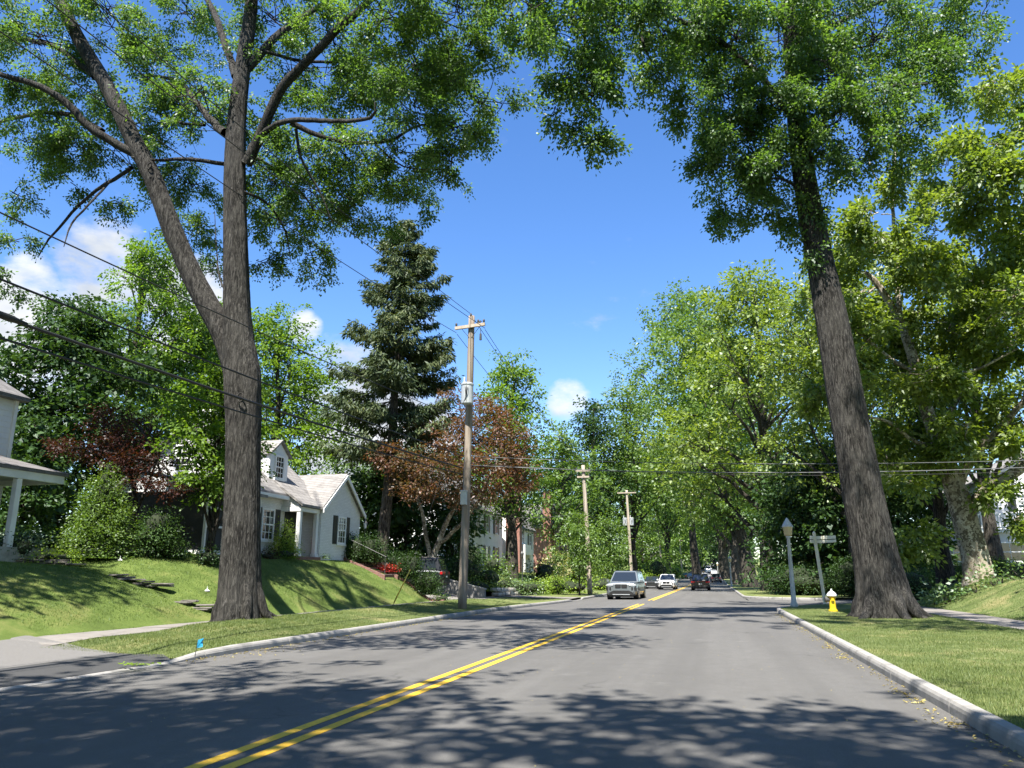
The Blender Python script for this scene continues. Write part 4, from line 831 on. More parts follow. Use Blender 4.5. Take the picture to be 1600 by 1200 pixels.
# ---------------------------------------------------------------- houses
M_white = mottled('white_paint', (.64, .64, .62), (.76, .76, .74), 1.5, .6, bstr=.1)
def brick_mat(name, c1, c2, mortar, sc=1.0, axis='YZ'):
    m, t, p, o = mat_base(name); pos = geo_pos(t); sp = N(t, 'ShaderNodeSeparateXYZ'); t.links.new(pos, sp.inputs[0]); cb = N(t, 'ShaderNodeCombineXYZ')
    t.links.new(M(t, 'ADD', sp.outputs['X'], sp.outputs['Y']), cb.inputs[0]); t.links.new(sp.outputs['Z'], cb.inputs[1])
    b = N(t, 'ShaderNodeTexBrick'); t.links.new(cb.outputs[0], b.inputs['Vector']); b.inputs['Scale'].default_value = 1; b.inputs['Brick Width'].default_value = .22*sc; b.inputs['Row Height'].default_value = .075*sc; b.inputs['Mortar Size'].default_value = .008*sc
    b.inputs['Color1'].default_value = (*c1, 1); b.inputs['Color2'].default_value = (*c2, 1); b.inputs['Mortar'].default_value = (*mortar, 1); b.inputs['Bias'].default_value = -.2
    c = mixc(t, ramp(t, noise(t, 1.2, 4, .6, pos), [(.4, (0, 0, 0)), (.7, (.25, .25, .25))]), b.outputs['Color'], mortar)
    t.links.new(c, p.inputs['Base Color']); p.inputs['Roughness'].default_value = .85; bump(t, p, M(t, 'SUBTRACT', 1., b.outputs['Fac']), .6, .012); return m
M_wbrick = brick_mat('white_brick', (.62, .62, .61), (.70, .70, .69), (.52, .52, .51))
M_rbrick = brick_mat('red_brick', (.24, .075, .05), (.33, .12, .08), (.30, .25, .21))
M_step = brick_mat('step_brick', (.17, .06, .042), (.24, .095, .07), (.2, .17, .15))
def shingle(name, c1, c2):
    m, t, p, o = mat_base(name); pos = geo_pos(t); sp = N(t, 'ShaderNodeSeparateXYZ'); t.links.new(pos, sp.inputs[0]); cb = N(t, 'ShaderNodeCombineXYZ')
    t.links.new(sp.outputs['Y'], cb.inputs[0]); t.links.new(M(t, 'ADD', sp.outputs['Z'], M(t, 'MULTIPLY', sp.outputs['X'], .15)), cb.inputs[1])
    b = N(t, 'ShaderNodeTexBrick'); t.links.new(cb.outputs[0], b.inputs['Vector']); b.inputs['Scale'].default_value = 1; b.inputs['Brick Width'].default_value = .34; b.inputs['Row Height'].default_value = .13; b.inputs['Mortar Size'].default_value = .010
    b.inputs['Color1'].default_value = (*c1, 1); b.inputs['Color2'].default_value = (*c2, 1); b.inputs['Mortar'].default_value = (*[x*.5 for x in c1], 1)
    c = mixc(t, .5, b.outputs['Color'], ramp(t, noise(t, 3, 5, .65, pos), [(.35, tuple(x*.75 for x in c1)), (.65, c2)]))
    t.links.new(c, p.inputs['Base Color']); p.inputs['Roughness'].default_value = .9; bump(t, p, M(t, 'SUBTRACT', 1., b.outputs['Fac']), .6, .02); return m
M_slate = shingle('pale_slate', (.16, .15, .14), (.27, .255, .24))
M_shing = shingle('grey_shingle', (.10, .095, .09), (.17, .16, .155))
M_glass, _t, _p, _o = mat_base('window_glass'); _p.inputs['Base Color'].default_value = (.012, .014, .016, 1); _p.inputs['Roughness'].default_value = .04; _p.inputs['Specular IOR Level'].default_value = .8
M_shut = mottled('black_shutter', (.012, .014, .014), (.022, .024, .024), 4, .5)
M_screen = mottled('insect_screen', (.03, .03, .03), (.05, .05, .052), 40, .9, bstr=0)
M_ceil = mottled('porch_ceiling', (.42, .42, .40), (.5, .5, .48), 2, .7, bstr=0)
M_clap = mottled('white_clapboard', (.60, .61, .62), (.70, .71, .71), 1.2, .6, bstr=.08)
M_shade_clap = mottled('shaded_white_clapboard', (.42, .425, .43), (.52, .525, .525), 1.2, .6, bstr=.08)  # white boards of the balcony house, tree shade mixed into the colour
AX = {'+X': ((1, 0, 0), (0, 1, 0)), '-Y': ((0, -1, 0), (1, 0, 0)), '-X': ((-1, 0, 0), (0, -1, 0)), '+Y': ((0, 1, 0), (-1, 0, 0))}
def window(par, c, face, w, h, nx=3, ny=4, shut=True, frame=.09, name='window', sill=True):
    n, u = (np.array(a, float) for a in AX[face]); up = np.array([0, 0, 1.]); c = np.asarray(c, float)
    fr = MB()
    for s in (-1, 1):
        fr.obox(c+u*s*(w/2)+n*.035, u, n, up, frame/2, .035, h/2+frame/2)
        fr.obox(c+up*s*(h/2)+n*.034, u, n, up, w/2-frame/2, .034, frame/2)
    wn = obj(name, fr, M_white, par)
    mb = MB(); mb.obox(c+n*.012, u, n, up, w/2-frame/2, .012, h/2-frame/2); obj('pane', mb, M_glass, wn)
    mb = MB(); mb.obox(c+n*.03, u, n, up, w/2-frame/2, .02, .03)
    for k in range(1, nx): mb.obox(c+u*(w*k/nx-w/2)+n*.026, u, n, up, .014, .015, h/2-frame/2)
    for k in range(1, ny):
        if k*2 != ny: mb.obox(c+up*(h*k/ny-h/2)+n*.027, u, n, up, w/2-frame/2, .015, .014)
    obj('glazing_bar', mb, M_white, wn)
    if sill: mb = MB(); mb.obox(c-up*(h/2+frame*.8)+n*.05, u, n, up, w/2+frame, .05, .04); obj('sill', mb, M_white, wn)
    if shut:
        for s in (-1, 1):
            mb = MB(); sw = w*.26; cc = c+u*s*(w/2+frame/2+sw+.02); mb.obox(cc+n*.02, u, n, up, sw, .02, h/2+.05)
            for k in range(8): mb.obox(cc+n*.045+up*((k+.5)/8*h-h/2), u, n, up, sw*.8, .006, h/40)
            obj('shutter', mb, M_shut, par)
    return wn
def boards(par, c0, u, n, width, z0, z1, step, mat, name='clapboard', trim=None):
    """lapped boards on a wall; trim(z) gives the (u0,u1) extent so gables work too"""
    c0 = np.asarray(c0, float); u = np.asarray(u, float); n = np.asarray(n, float); z = z0
    while z < z1-.02:
        h = min(step, z1-z); a, b = trim(z+h*.5) if trim else (0, width)
        if b-a > .05:
            mb = MB(); p = lambda q, zz, o: c0*np.array([1, 1, 0])+u*q+n*o+np.array([0, 0, zz])
            mb.add([p(a, z, .0), p(b, z, .0), p(b, z+h, .0), p(a, z+h, .0), p(a, z, .035), p(b, z, .035), p(b, z+h, .012), p(a, z+h, .012)], [(3, 2, 1, 0), (4, 5, 6, 7), (0, 1, 5, 4), (1, 2, 6, 5), (2, 3, 7, 6), (3, 0, 4, 7)])
            obj(name, mb, mat, par)
        z += step
def gable_roof(mb, x0, x1, y0, y1, ze, zr_, axis, oh=.3, th=.14):
    """roof slab pair; axis is the ridge direction"""
    if axis == 'Y':
        xm = (x0+x1)/2; sl = (zr_-ze)/((x1-x0)/2)
        for s, xe in ((-1, x0), (1, x1)):
            e = (xe+s*oh, ze-sl*oh); mb.prism([(xm, y0-oh, zr_), (e[0], y0-oh, e[1]), (e[0], y0-oh, e[1]+th), (xm, y0-oh, zr_+th)], (0, y1-y0+2*oh, 0))
    else:
        ym = (y0+y1)/2; sl = (zr_-ze)/((y1-y0)/2)
        for s, ye in ((-1, y0), (1, y1)):
            e = (ye+s*oh, ze-sl*oh); mb.prism([(x0-oh, ym, zr_), (x0-oh, e[0], e[1]), (x0-oh, e[0], e[1]+th), (x0-oh, ym, zr_+th)], (x1-x0+2*oh, 0, 0))
def gable_walls(mb, x0, x1, y0, y1, zb, ze, zr_, axis):
    if axis == 'Y': mb.prism([(x0, y0, zb), (x1, y0, zb), (x1, y0, ze), ((x0+x1)/2, y0, zr_), (x0, y0, ze)], (0, y1-y0, 0))
    else: mb.prism([(x0, y0, zb), (x0, y1, zb), (x0, y1, ze), (x0, (y0+y1)/2, zr_), (x0, y0, ze)], (x1-x0, 0, 0))

# white painted brick house with dormer, porch and gabled wing
ZB = 2.35
H1 = thing('white_brick_house', 'white painted brick house with dormer, corner porch and front gable on the lawn', 'house', (-22, 31, ZB))
mb = MB(); gable_walls(mb, -25.8, -19.4, 29.4, 35.6, ZB-.3, 5.25, 8.1, 'Y'); obj('wall', mb, M_wbrick, H1)
wg = MB(); gable_walls(wg, -22.0, -18.3, 34.25, 38.55, ZB-.4, 4.75, 6.45, 'X'); obj('wing_wall', wg, M_wbrick, H1)
rf = MB(); gable_roof(rf, -25.8, -19.4, 29.4, 35.6, 5.32, 8.17, 'Y', .3); R_ = obj('roof', rf, M_slate, H1)
rf = MB(); gable_roof(rf, -22.4, -18.3, 34.25, 38.55, 4.80, 6.50, 'X', .22); obj('wing_roof', rf, M_slate, H1)
ch = MB(); ch.bev(-23.2, -22.5, 30.9, 31.6, 7, 9.15, .03); ch.bev(-23.26, -22.44, 30.84, 31.66, 9.0, 9.13, .02); obj('chimney', ch, M_white, R_)
fa = MB()   # fascia and gutter along the eave, barge boards on the wing gable
fa.box(-19.09, -18.96, 29.2, 32.4, 4.93, 5.08); obj('gutter', fa, M_white, H1)
for s in (-1, 1):
    fb = MB(); ym = 36.4; e = ym+s*2.38; fb.prism([(-18.10, ym, 6.36), (-18.10, e, 4.46), (-18.10, e, 4.66), (-18.10, ym, 6.56)], (.06, 0, 0)); obj('barge_board', fb, M_white, H1)
# porch: catslide roof, cheek of boards, posts, dark doorway
pr = MB(); pr.prism([(-20.6, 32.3, 6.28), (-18.25, 32.3, 4.63), (-18.25, 32.3, 4.75), (-20.6, 32.3, 6.42)], (0, 2.0, 0)); obj('porch_roof', pr, M_slate, H1)
ck = MB(); ck.prism([(-19.42, 32.5, 4.62), (-18.45, 32.5, 4.62), (-18.45, 32.5, 4.66), (-19.42, 32.5, 5.36)], (0, .08, 0)); obj('porch_cheek', ck, M_white, H1)
boards(H1, (-19.42, 32.5, 0), (1, 0, 0), (0, -1, 0), 1, 4.66, 5.3, .13, M_clap, trim=lambda z: (0, max(.05, .97*(1-(z-4.66)/.72))))
bm = MB(); bm.box(-18.62, -18.38, 32.42, 34.24, 4.42, 4.62); bm.box(-19.4, -18.62, 32.42, 32.66, 4.42, 4.619); obj('porch_beam', bm, M_white, H1)
for y in (32.54, 34.12):
    pm = MB(); pm.bev(-18.6, -18.4, y-.1, y+.1, ZB, 4.42, .015); pm.bev(-18.64, -18.36, y-.14, y+.14, ZB, ZB+.16, .01); obj('porch_post', pm, M_white, H1)
pm = MB(); pm.box(-19.4, -18.2, 32.3, 34.24, ZB-.2, ZB+.02); obj('porch_floor', pm, M_step, H1)
dm = MB(); dm.box(-19.39, -19.35, 32.75, 33.75, ZB+.02, ZB+2.1); d_ = obj('door', dm, M_shut, H1); dm = MB(); dm.lathe((-19.32, 33.6, ZB+1.0), [(.0, 0), (.03, .01), (.03, .05), (0, .06)], 8); obj('handle', dm, M_conc, d_)
window(H1, (-18.3, 36.4, 3.75), '+X', .82, 1.3, 3, 4); window(H1, (-19.4, 31.3, 3.75), '+X', .95, 1.35, 3, 4)
window(H1, (-24.6, 29.4, 3.75), '-Y', .85, 1.3, 3, 4); window(H1, (-22.6, 29.4, 6.6), '-Y', .8, 1.2, 3, 4, shut=False)
# dormer
dw = MB(); gable_walls(dw, -22.4, -19.95, 32.05, 33.65, 5.2, 7.15, 7.75, 'X'); obj('dormer_wall', dw, M_clap, H1)
boards(H1, (-21.6, 32.05, 0), (1, 0, 0), (0, -1, 0), 1.6, 5.9, 7.1, .16, M_clap, name='dormer_board', trim=lambda z: (max(0, (z-5.9)*.0), 1.62))
dr_ = MB(); gable_roof(dr_, -22.4, -19.95, 32.05, 33.65, 7.18, 7.80, 'X', .14, .09); obj('dormer_roof', dr_, M_slate, H1)
window(H1, (-19.95, 32.85, 6.55), '+X', .72, 1.05, 3, 4, shut=False)
# screened side porch
sp_ = MB(); sp_.prism([(-23.4, 25.4, 5.75), (-18.25, 25.4, 4.72), (-18.25, 25.4, 4.84), (-23.4, 25.4, 5.9)], (0, 3.98, 0)); obj('screen_porch_roof', sp_, M_slate, H1)
sp_ = MB(); sp_.box(-23.2, -18.5, 25.6, 29.39, ZB-.4, ZB+.1); obj('screen_porch_base', sp_, M_white, H1)
sp_ = MB(); sp_.box(-18.62, -18.60, 25.7, 29.3, ZB+.1, 4.72); sp_.box(-23.1, -18.62, 25.70, 25.72, ZB+.1, 4.7); obj('insect_screen', sp_, M_screen, H1)
for y in (25.7, 26.9, 28.1, 29.25):
    sp_ = MB(); sp_.box(-18.60, -18.5, y-.05, y+.05, ZB+.1, 4.72); obj('porch_post', sp_, M_white, H1)
sp_ = MB()
for z in (ZB+.95, 4.42, 4.0): sp_.box(-18.59, -18.52, 25.76, 29.2, z, z+.08)
obj('porch_rail', sp_, M_white, H1)

# house at the left edge: upper storey of boards, deep porch
H0 = thing('porch_house', 'white clapboard house with deep porch at the left edge', 'house', (-26, 18, 2.4))
mb = MB(); mb.box(-34, -24.45, 8, 22.2, 1.8, 7.75); obj('wall', mb, M_clap, H0)
boards(H0, (-24.45, 16.8, 0), (0, 1, 0), (1, 0, 0), 5.4, 5.3, 7.7, .2, M_clap)
mb = MB(); mb.bev(-24.47, -24.35, 22.08, 22.22, 5.2, 7.75, .01); obj('corner_board', mb, M_white, H0)
rf = MB(); rf.prism([(-34.5, 7.5, 7.72), (-24.1, 7.5, 7.72), (-24.1, 7.5, 7.86), (-29.2, 7.5, 10.6)], (0, 14.95, 0)); obj('roof', rf, M_shing, H0)
rf = MB(); rf.add([(-24.45, 6, 5.75), (-24.45, 20.8, 5.75), (-21.75, 22.3, 4.98), (-21.75, 6, 4.98), (-24.45, 22.3, 5.1), (-24.45, 6, 4.9), (-24.45, 22.3, 4.88), (-21.75, 22.3, 4.86), (-21.75, 6, 4.86)], [(0, 3, 2, 1), (1, 2, 4), (3, 8, 7, 2), (2, 7, 6, 4), (8, 5, 6, 7)]); obj('porch_roof', rf, M_shing, H0)
mb = MB(); mb.box(-22.0, -21.8, 6, 22.15, 4.6, 4.858); mb.box(-24.4, -22.0, 22.0, 22.15, 4.6, 4.857); obj('porch_beam', mb, M_white, H0)
mb = MB(); mb.box(-24.4, -22.0, 6, 22.0, 4.78, 4.85); obj('porch_ceiling', mb, M_ceil, H0)
for y in (20.4, 17.8):
    mb = MB(); mb.bev(-22.02, -21.82, y-.1, y+.1, 2.3, 4.6, .012); obj('porch_post', mb, M_white, H0)
mb = MB(); mb.box(-24.4, -21.7, 6, 22.2, 1.7, 2.4); obj('porch_floor', mb, M_conc_old, H0)
window(H0, (-24.45, 19.8, 3.7), '+X', 1.0, 1.5, 2, 2, shut=True)

# white two-storey house with black shutters, further on
z2 = 1.9
H2 = thing('shuttered_house', 'white two-storey house with black shutters behind the dark trunk', 'house', (-24, 63, z2))
mb = MB(); gable_walls(mb, -25.5, -20.2, 57, 75, z2-.3, 7.4, 10.2, 'Y'); obj('wall', mb, M_clap, H2)
boards(H2, (-20.2, 57, 0), (0, 1, 0), (1, 0, 0), 18, z2+.2, 7.3, .36, M_clap)
rf = MB(); gable_roof(rf, -25.5, -20.2, 57, 75, 7.48, 10.28, 'Y', .3); obj('roof', rf, M_shing, H2)
for y in (59, 62.4, 66, 69.4, 72.6):
    window(H2, (-20.16, y, 6.2), '+X', .9, 1.5, 2, 2); window(H2, (-20.16, y, 3.4), '+X', .9, 1.5, 2, 2)
# grey-roofed house with red chimney and a bay
H3 = thing('chimney_house', 'white house with tall red brick chimney and steep grey roof', 'house', (-22, 80, 2.2))
x3 = -19.0
mb = MB(); mb.prism([(-23, 77.0, 1.6), (x3, 77.0, 1.6), (x3, 77.0, 6.4), (-21.4, 77.0, 9.2), (-23, 77, 9.2)], (0, 6.6, 0)); obj('wall', mb, M_white, H3)
rf = MB(); rf.prism([(x3+.3, 76.8, 6.1), (x3+.3, 76.8, 6.28), (-21.4, 76.8, 9.4), (-23, 76.8, 9.4), (-23, 76.8, 9.22), (-21.5, 76.8, 9.22)], (0, 7.0, 0)); obj('roof', rf, M_shing, H3)
boards(H3, (x3, 80.2, 0), (0, 1, 0), (1, 0, 0), 3.4, 2.0, 6.3, .34, M_clap)
mb = MB(); mb.bev(-20.1, x3+.35, 76.0, 76.98, 1.6, 9.6, .03); mb.bev(-20.2, x3+.45, 75.9, 77.08, 9.3, 9.55, .02); obj('chimney', mb, M_rbrick, H3)
mb = MB(); mb.box(x3, x3+.6, 77.3, 80.0, 3.6, 4.6); obj('balcony', mb, M_white, H3); [obj('porch_post', MB().box(x3, x3+.6, ya, ya+.2, 1.6, 3.6), M_white, H3) for ya in (77.3, 79.8)]
window(H3, (x3, 78.6, 5.4), '+X', 1.1, 1.2, 3, 3, shut=False); window(H3, (x3+.03, 81.8, 5.0), '+X', .9, 1.4, 2, 2); window(H3, (x3, 78.6, 2.8), '+X', 1.6, 1.3, 2, 1, shut=False)
# red brick house
H4 = thing('brick_house', 'red brick house with white window partly hidden behind young tree', 'house', (-23, 98, 2.2))
mb = MB(); gable_walls(mb, -27, -18.8, 94, 104, 1.6, 7.3, 10.4, 'X'); obj('wall', mb, M_rbrick, H4); rf = MB(); gable_roof(rf, -27, -18.8, 94, 104, 7.35, 10.45, 'X', .3); obj('roof', rf, M_shing, H4)
window(H4, (-18.8, 96.4, 6.0), '+X', 1.2, 1.7, 2, 2); window(H4, (-18.8, 101, 6.0), '+X', 1.2, 1.7, 2, 2); window(H4, (-18.8, 96.4, 3.2), '+X', 1.2, 1.7, 2, 2)
mb = MB(); mb.bev(-19.9, -18.9, 92.9, 93.95, 1.6, 11.6, .03); obj('chimney', mb, M_rbrick, H4)
# white house behind the sycamore: long low wing with a roof balcony, gable above
H5 = thing('balcony_house', 'white house with roof balcony and long low wing behind the sycamore', 'house', (20, 66, 1.9))
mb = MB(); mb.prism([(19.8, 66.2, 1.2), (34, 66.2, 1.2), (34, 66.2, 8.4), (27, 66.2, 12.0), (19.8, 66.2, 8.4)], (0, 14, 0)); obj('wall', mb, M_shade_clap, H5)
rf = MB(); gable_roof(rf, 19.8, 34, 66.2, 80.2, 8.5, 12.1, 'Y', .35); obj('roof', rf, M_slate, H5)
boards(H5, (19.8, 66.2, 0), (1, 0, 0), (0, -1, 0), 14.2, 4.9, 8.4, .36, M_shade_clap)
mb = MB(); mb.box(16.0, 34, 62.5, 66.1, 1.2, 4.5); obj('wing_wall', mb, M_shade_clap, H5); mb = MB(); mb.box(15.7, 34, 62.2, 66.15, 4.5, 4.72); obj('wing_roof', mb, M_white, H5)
rl = MB(); rl.box(15.8, 34, 62.3, 62.4, 5.72, 5.82); rl.box(15.8, 34, 62.3, 62.4, 4.8, 4.88); ro_ = obj('balcony_rail', rl, M_white, H5)
bal = MB(); bal.box(-.035, .035, -.03, .03, 0, .84); b0 = None
for i in range(100):
    if b0 is None: b0 = obj('baluster', bal, M_white, ro_, local=True); o_ = b0
    else: o_ = b0.copy(); COL.objects.link(o_); o_.parent = ro_
    o_.location = (16.0+i*.18-20, 62.35-66, 4.88-1.9)
for x in (17.6, 20.3, 23.1, 25.9): window(H5, (x, 62.5, 3.15), '-Y', 1.9, 1.3, 2, 2, shut=False)
window(H5, (23.0, 66.2, 7.0), '-Y', 1.1, 1.5, 2, 2); window(H5, (28.0, 66.2, 7.0), '-Y', 1.1, 1.5, 2, 2)

# ---------------------------------------------------------------- utility poles and cables
M_pole = mottled('weathered_pole', (.13, .10, .075), (.23, .19, .15), 6, .9, mscale=(1, 1, .08), bstr=.6, bdist=.01, bscale=30, c3=(.30, .26, .21))
M_pole2 = mottled('pale_pole', (.30, .25, .19), (.42, .36, .29), 6, .9, mscale=(1, 1, .08), bstr=.6, bdist=.01, bscale=30)
M_steel = mottled('galvanised', (.40, .42, .43), (.54, .56, .57), 3, .45, metal=.4, bstr=.05)
M_dkmetal = mottled('dark_fitting', (.03, .03, .03), (.06, .06, .06), 4, .5, bstr=0)
M_cable = mottled('black_cable', (.010, .010, .011), (.018, .018, .018), 5, .6, bstr=0)
M_cable2 = mottled('grey_cable', (.07, .072, .075), (.11, .115, .12), 5, .5, bstr=0)
def insulator(par, p): m_ = MB(); m_.lathe(p, [(.02, 0), (.05, .02), (.03, .05), (.065, .08), (.04, .12), (.05, .15), (.015, .18)], 10); obj('insulator', m_, M_dkmetal, par, smooth=True)
def pole(label, base, top, mat, r0=.17, r1=.115, arm=None, arms=1, trafo=0, box=False, cat='utility pole'):
    base = np.asarray(base, float); top = np.asarray(top, float); P = thing('utility_pole', label, cat, base, 'utility poles along the left verge')
    mb = MB(); mb.tube(spline([(*base-np.array([0, 0, .15]), r0), (*(base+(top-base)*.5+np.array([.03, 0, 0])), (r0+r1)/2), (*top, r1)], .6)[:, :3], np.linspace(r0, r1, len(spline([(*base, r0), (*((base+top)/2), r0), (*top, r1)], .6))) if False else np.linspace(r0, r1, len(spline([(*base-np.array([0, 0, .15]), r0), (*(base+(top-base)*.5+np.array([.03, 0, 0])), (r0+r1)/2), (*top, r1)], .6))), 16); obj('shaft', mb, mat, P, smooth=True)
    ax = unit(top-base)
    for k in range(arms):
        dz, half, ty = arm[k]; c = top-ax*dz; am = MB(); am.obox(c+np.array([0, -(r1+.06), 0]), (.985, 0, ty), (0, 1, 0), (-ty, 0, .985), half, .055, .07); a_ = obj('crossarm', am, mat if mat is M_pole2 else M_pole2, P)
        for s in (-.92, .92): insulator(a_, c+np.array([s*half*.985, -(r1+.06), .07+ty*s*half]))
        br = MB()
        for s in (-1, 1): br.tube([c+np.array([s*half*.6, -(r1+.02), -.05]), c+np.array([s*.03, -(r1*.9), -.55])], .012, 5)
        obj('arm_brace', br, M_dkmetal, P)
    for k in range(trafo):
        s = (-1, 1)[k]; zt = top[2]-(.33 if arms == 1 and trafo == 2 else .29)*(top[2]-base[2]); q = (zt-base[2])/(top[2]-base[2]); c = base+(top-base)*q+(np.array([s*.42, -.1, 0]) if trafo == 2 else np.array([.06, -.45, 0]))
        tm = MB(); tm.lathe(c, [(.0, -.5), (.25, -.5), (.265, -.46), (.265, .33), (.285, .35), (.285, .41), (.22, .46), (.0, .49)], 20); t_ = obj('transformer', tm, M_steel, P, smooth=False)
        bm_ = MB(); bm_.lathe(c+np.array([-.14, 0, .46]), [(.05, 0), (.065, .05), (.04, .1), (.06, .15), (.035, .2), (.045, .25), (.0, .3)], 8); obj('bushing', bm_, M_steel, t_, smooth=True)
        bm_ = MB(); bm_.box(c[0]-.06, c[0]+.06, c[1]+.2, c[1]+.36, c[2]-.2, c[2]-.12); bm_.box(c[0]-.06, c[0]+.06, c[1]+.2, c[1]+.36, c[2]+.15, c[2]+.23); obj('bracket', bm_, M_dkmetal, t_)
        for d in (-.07, 0, .07):
            w = MB(); w.tube(spline([c+np.array([.05+d, -.27, .22]), c+np.array([.06+d*.6, -.34, .05]), c+np.array([.02, -.30, -.25]), c+np.array([-.12, -.22, -.5])], .08), .014, 5); obj('lead', w, M_cable, t_)
    return P
B1 = gp(722, 950, .2); T1 = at(737, 494, B1[1]); p1_ = pole('tall weathered utility pole with grey transformer, crossarm and meter box', B1, T1, M_pole, .19, .14, arm=[(.55, .72, .06)], trafo=1)
q = .355; c = B1+(T1-B1)*q; mb = MB(); mb.bev(c[0]-.13, c[0]+.13, c[1]-.36, c[1]-.16, c[2]-.3, c[2]+.27, .015); mb.bev(c[0]-.15, c[0]+.15, c[1]-.38, c[1]-.16, c[2]+.25, c[2]+.31, .01); obj('meter_box', mb, M_steel, p1_)
c = B1+(T1-B1)*.985; 
for (dx, dz) in ((0, .12), (.35, -.2)): insulator(p1_, c+np.array([dx, -.1, dz]))
mb = MB(); mb.obox(c+np.array([.28, -.12, -.28]), (.8, 0, .6), (0, 1, 0), (-.6, 0, .8), .28, .03, .03); obj('bracket', mb, M_dkmetal, p1_)
mb = MB(); mb.tube([c+np.array([.5, -.2, -.75]), c+np.array([.5, -.2, -1.05])], [.05, .06], 8); mb.tube([c+np.array([.5, -.2, -.5]), c+np.array([.5, -.2, -.75])], .015, 5); obj('fuse_cutout', mb, M_dkmetal, p1_)
B2 = gp(922, 928, .17); T2 = at(911, 727, B2[1]); pole('pale wooden utility pole with double crossarm left of the silver car', B2, T2, M_pole2, .20, .13, arm=[(.45, .58, .0), (.95, .5, .0)], arms=2)
B3 = np.array([*at(987, 900, 100)[:2], .16]); T3 = at(979, 766, 100); pole('utility pole with T crossarm and two white transformers', B3, T3, M_pole2, .20, .14, arm=[(.35, 1.2, .0)], trafo=2)
B4 = np.array([*at(1036, 900, 165)[:2], .4]); T4 = at(1028, 826, 165); pole('distant utility pole with small crossarm above the white car', B4, T4, M_pole2, .2, .14, arm=[(.5, .8, .0)])
B5 = np.array([*at(1066, 900, 215)[:2], 1.0]); T5 = at(1062, 842, 215); pole('farthest utility pole near the end of the street', B5, T5, M_pole2, .22, .15, arm=[(.5, .8, .0)])
def cable(label, a, b, sag, r=.014, mat=None, n=18, name='power_cable'):
    a = np.asarray(a, float); b = np.asarray(b, float); t = np.linspace(0, 1, n); P = a+(b-a)*t[:, None]; P[:, 2] -= sag*4*t*(1-t); mb = MB(); mb.tube(P, r, 6)
    return tag(obj(name, mb, mat or M_cable, smooth=True, origin=a), label, 'cable')
# the next pole stands behind the viewpoint on the left verge
PB = np.array([-11.2, -8.0, .2]); pole('weathered utility pole behind the viewpoint on the left verge', PB, PB+np.array([0, 0, 12.4]), M_pole, .19, .14, arm=[(.55, .9, .0)])
p1 = lambda px, py, dy=-.2: at(px, py, B1[1]+dy)
def thru(px, py, X):   # point of a left-hand cable where it crosses column px, standing at X from the road line
    d = ray(px, py); k = X/d[0]; return np.array([0, 0, EYE])+d*k
def left_cable(label, end, pa, X, sag, r, mat=None):
    a = thru(*pa, X); e = np.asarray(end); d = (a-e)/np.linalg.norm((a-e)[:2]); b = a+d*((a[1]+8)/max(.2, -d[1])) if d[1] < 0 else a
    t = abs((a-e)[1])/abs((b-e)[1]); b[2] = a[2]+.15; 
    # choose the far end so that the sagging line passes through the sighted point
    b[2] = e[2]+((a[2]-e[2])+sag*4*t*(1-t))/t
    return cable(label, e, b, sag, r, mat, 26)
left_cable('topmost high-voltage cable from pole top up past the forked oak', p1(735, 490), (145, 0), -10.8, .5, .012)
left_cable('second high-voltage cable from the crossarm tip across the oak crown', p1(758, 513), (73, 0), -10.6, .5, .012)
left_cable('third high-voltage cable from the crossarm inner end across the left crown', p1(713, 520), (0, 49), -11.3, .5, .012)
left_cable('thin cable crossing the fork of the oak, highest of the four low lines', p1(724, 655), (0, 332), -10.9, .35, .014)
left_cable('black cable crossing the burl of the oak, second of the four low lines', p1(724, 712), (0, 436), -10.9, .30, .020)
left_cable('thick bundled cable crossing below the burl, third of the four low lines', p1(722, 731), (0, 494), -10.85, .30, .030)
left_cable('lowest black cable crossing the oak trunk below the other lines', p1(722, 741), (0, 528), -10.85, .30, .020)
cl = thru(0, 492, -10.85); e_ = p1(722, 731); d_ = (e_-cl)/np.linalg.norm(e_-cl); mb = MB(); mb.tube([cl-d_*.5+np.array([0, 0, .02]), cl+d_*.15, cl+d_*.5+np.array([0, 0, -.01])], [.05, .065, .03], 8); tag(obj('splice_case', mb, M_cable, origin=cl, smooth=True), 'black splice case clamped on the thick cable at left edge', 'splice case')
# onward to the second pole
for lab, a, dx, dz in (('high-voltage cable from crossarm tip down to second pole', p1(758, 515), .5, -.35), ('high-voltage cable from pole top down to second pole', p1(737, 493), 0, .15), ('high-voltage cable from crossarm inner end to second pole', p1(714, 522), -.5, -.35)):
    cable(lab, a, T2+np.array([dx, -.2, dz]), .45, .013)
for lab, dx, dz in (('high-voltage cable between second and third poles, road side', .5, -.4), ('high-voltage cable between second and third poles, house side', -.5, -.4)):
    cable(lab, T2+np.array([dx, -.2, dz]), T3+np.array([dx*2, -.2, -.25]), .6, .014, n=12)
RB_ = np.array([*at(1690, 900, 33)[:2], .9]); pole('utility pole among the trees beyond the right edge', RB_, RB_+np.array([0, 0, 7.2]), M_pole, .18, .13, arm=[(.4, .6, .0)])
RE = at(1690, 727, 33)
cable('upper grey cable spanning the road from transformer pole to the right-hand trees', p1(735, 713), RE+np.array([0, 0, .25]), .26, .013, M_cable2)
cable('lower thick grey cable spanning the road to the right-hand trees', p1(735, 727), RE, .30, .020, M_cable2)
cable('thin cable spanning the road just under the thick grey one', p1(735, 724), RE-np.array([0, 0, .15]), .36, .010)
cable('drop cable sloping from transformer pole down to the chimney house', p1(735, 745), np.array([-18.9, 77, 5.9]), .9, .016)
cable('second drop cable sloping beside the first to the brick house', p1(735, 752), np.array([-18.7, 94, 6.2]), 1.1, .014)
cable('short grey cable slung left from the second pole', B2+(T2-B2)*.62, np.array([-20.1, 64, 6.8]), .4, .012, M_cable2)
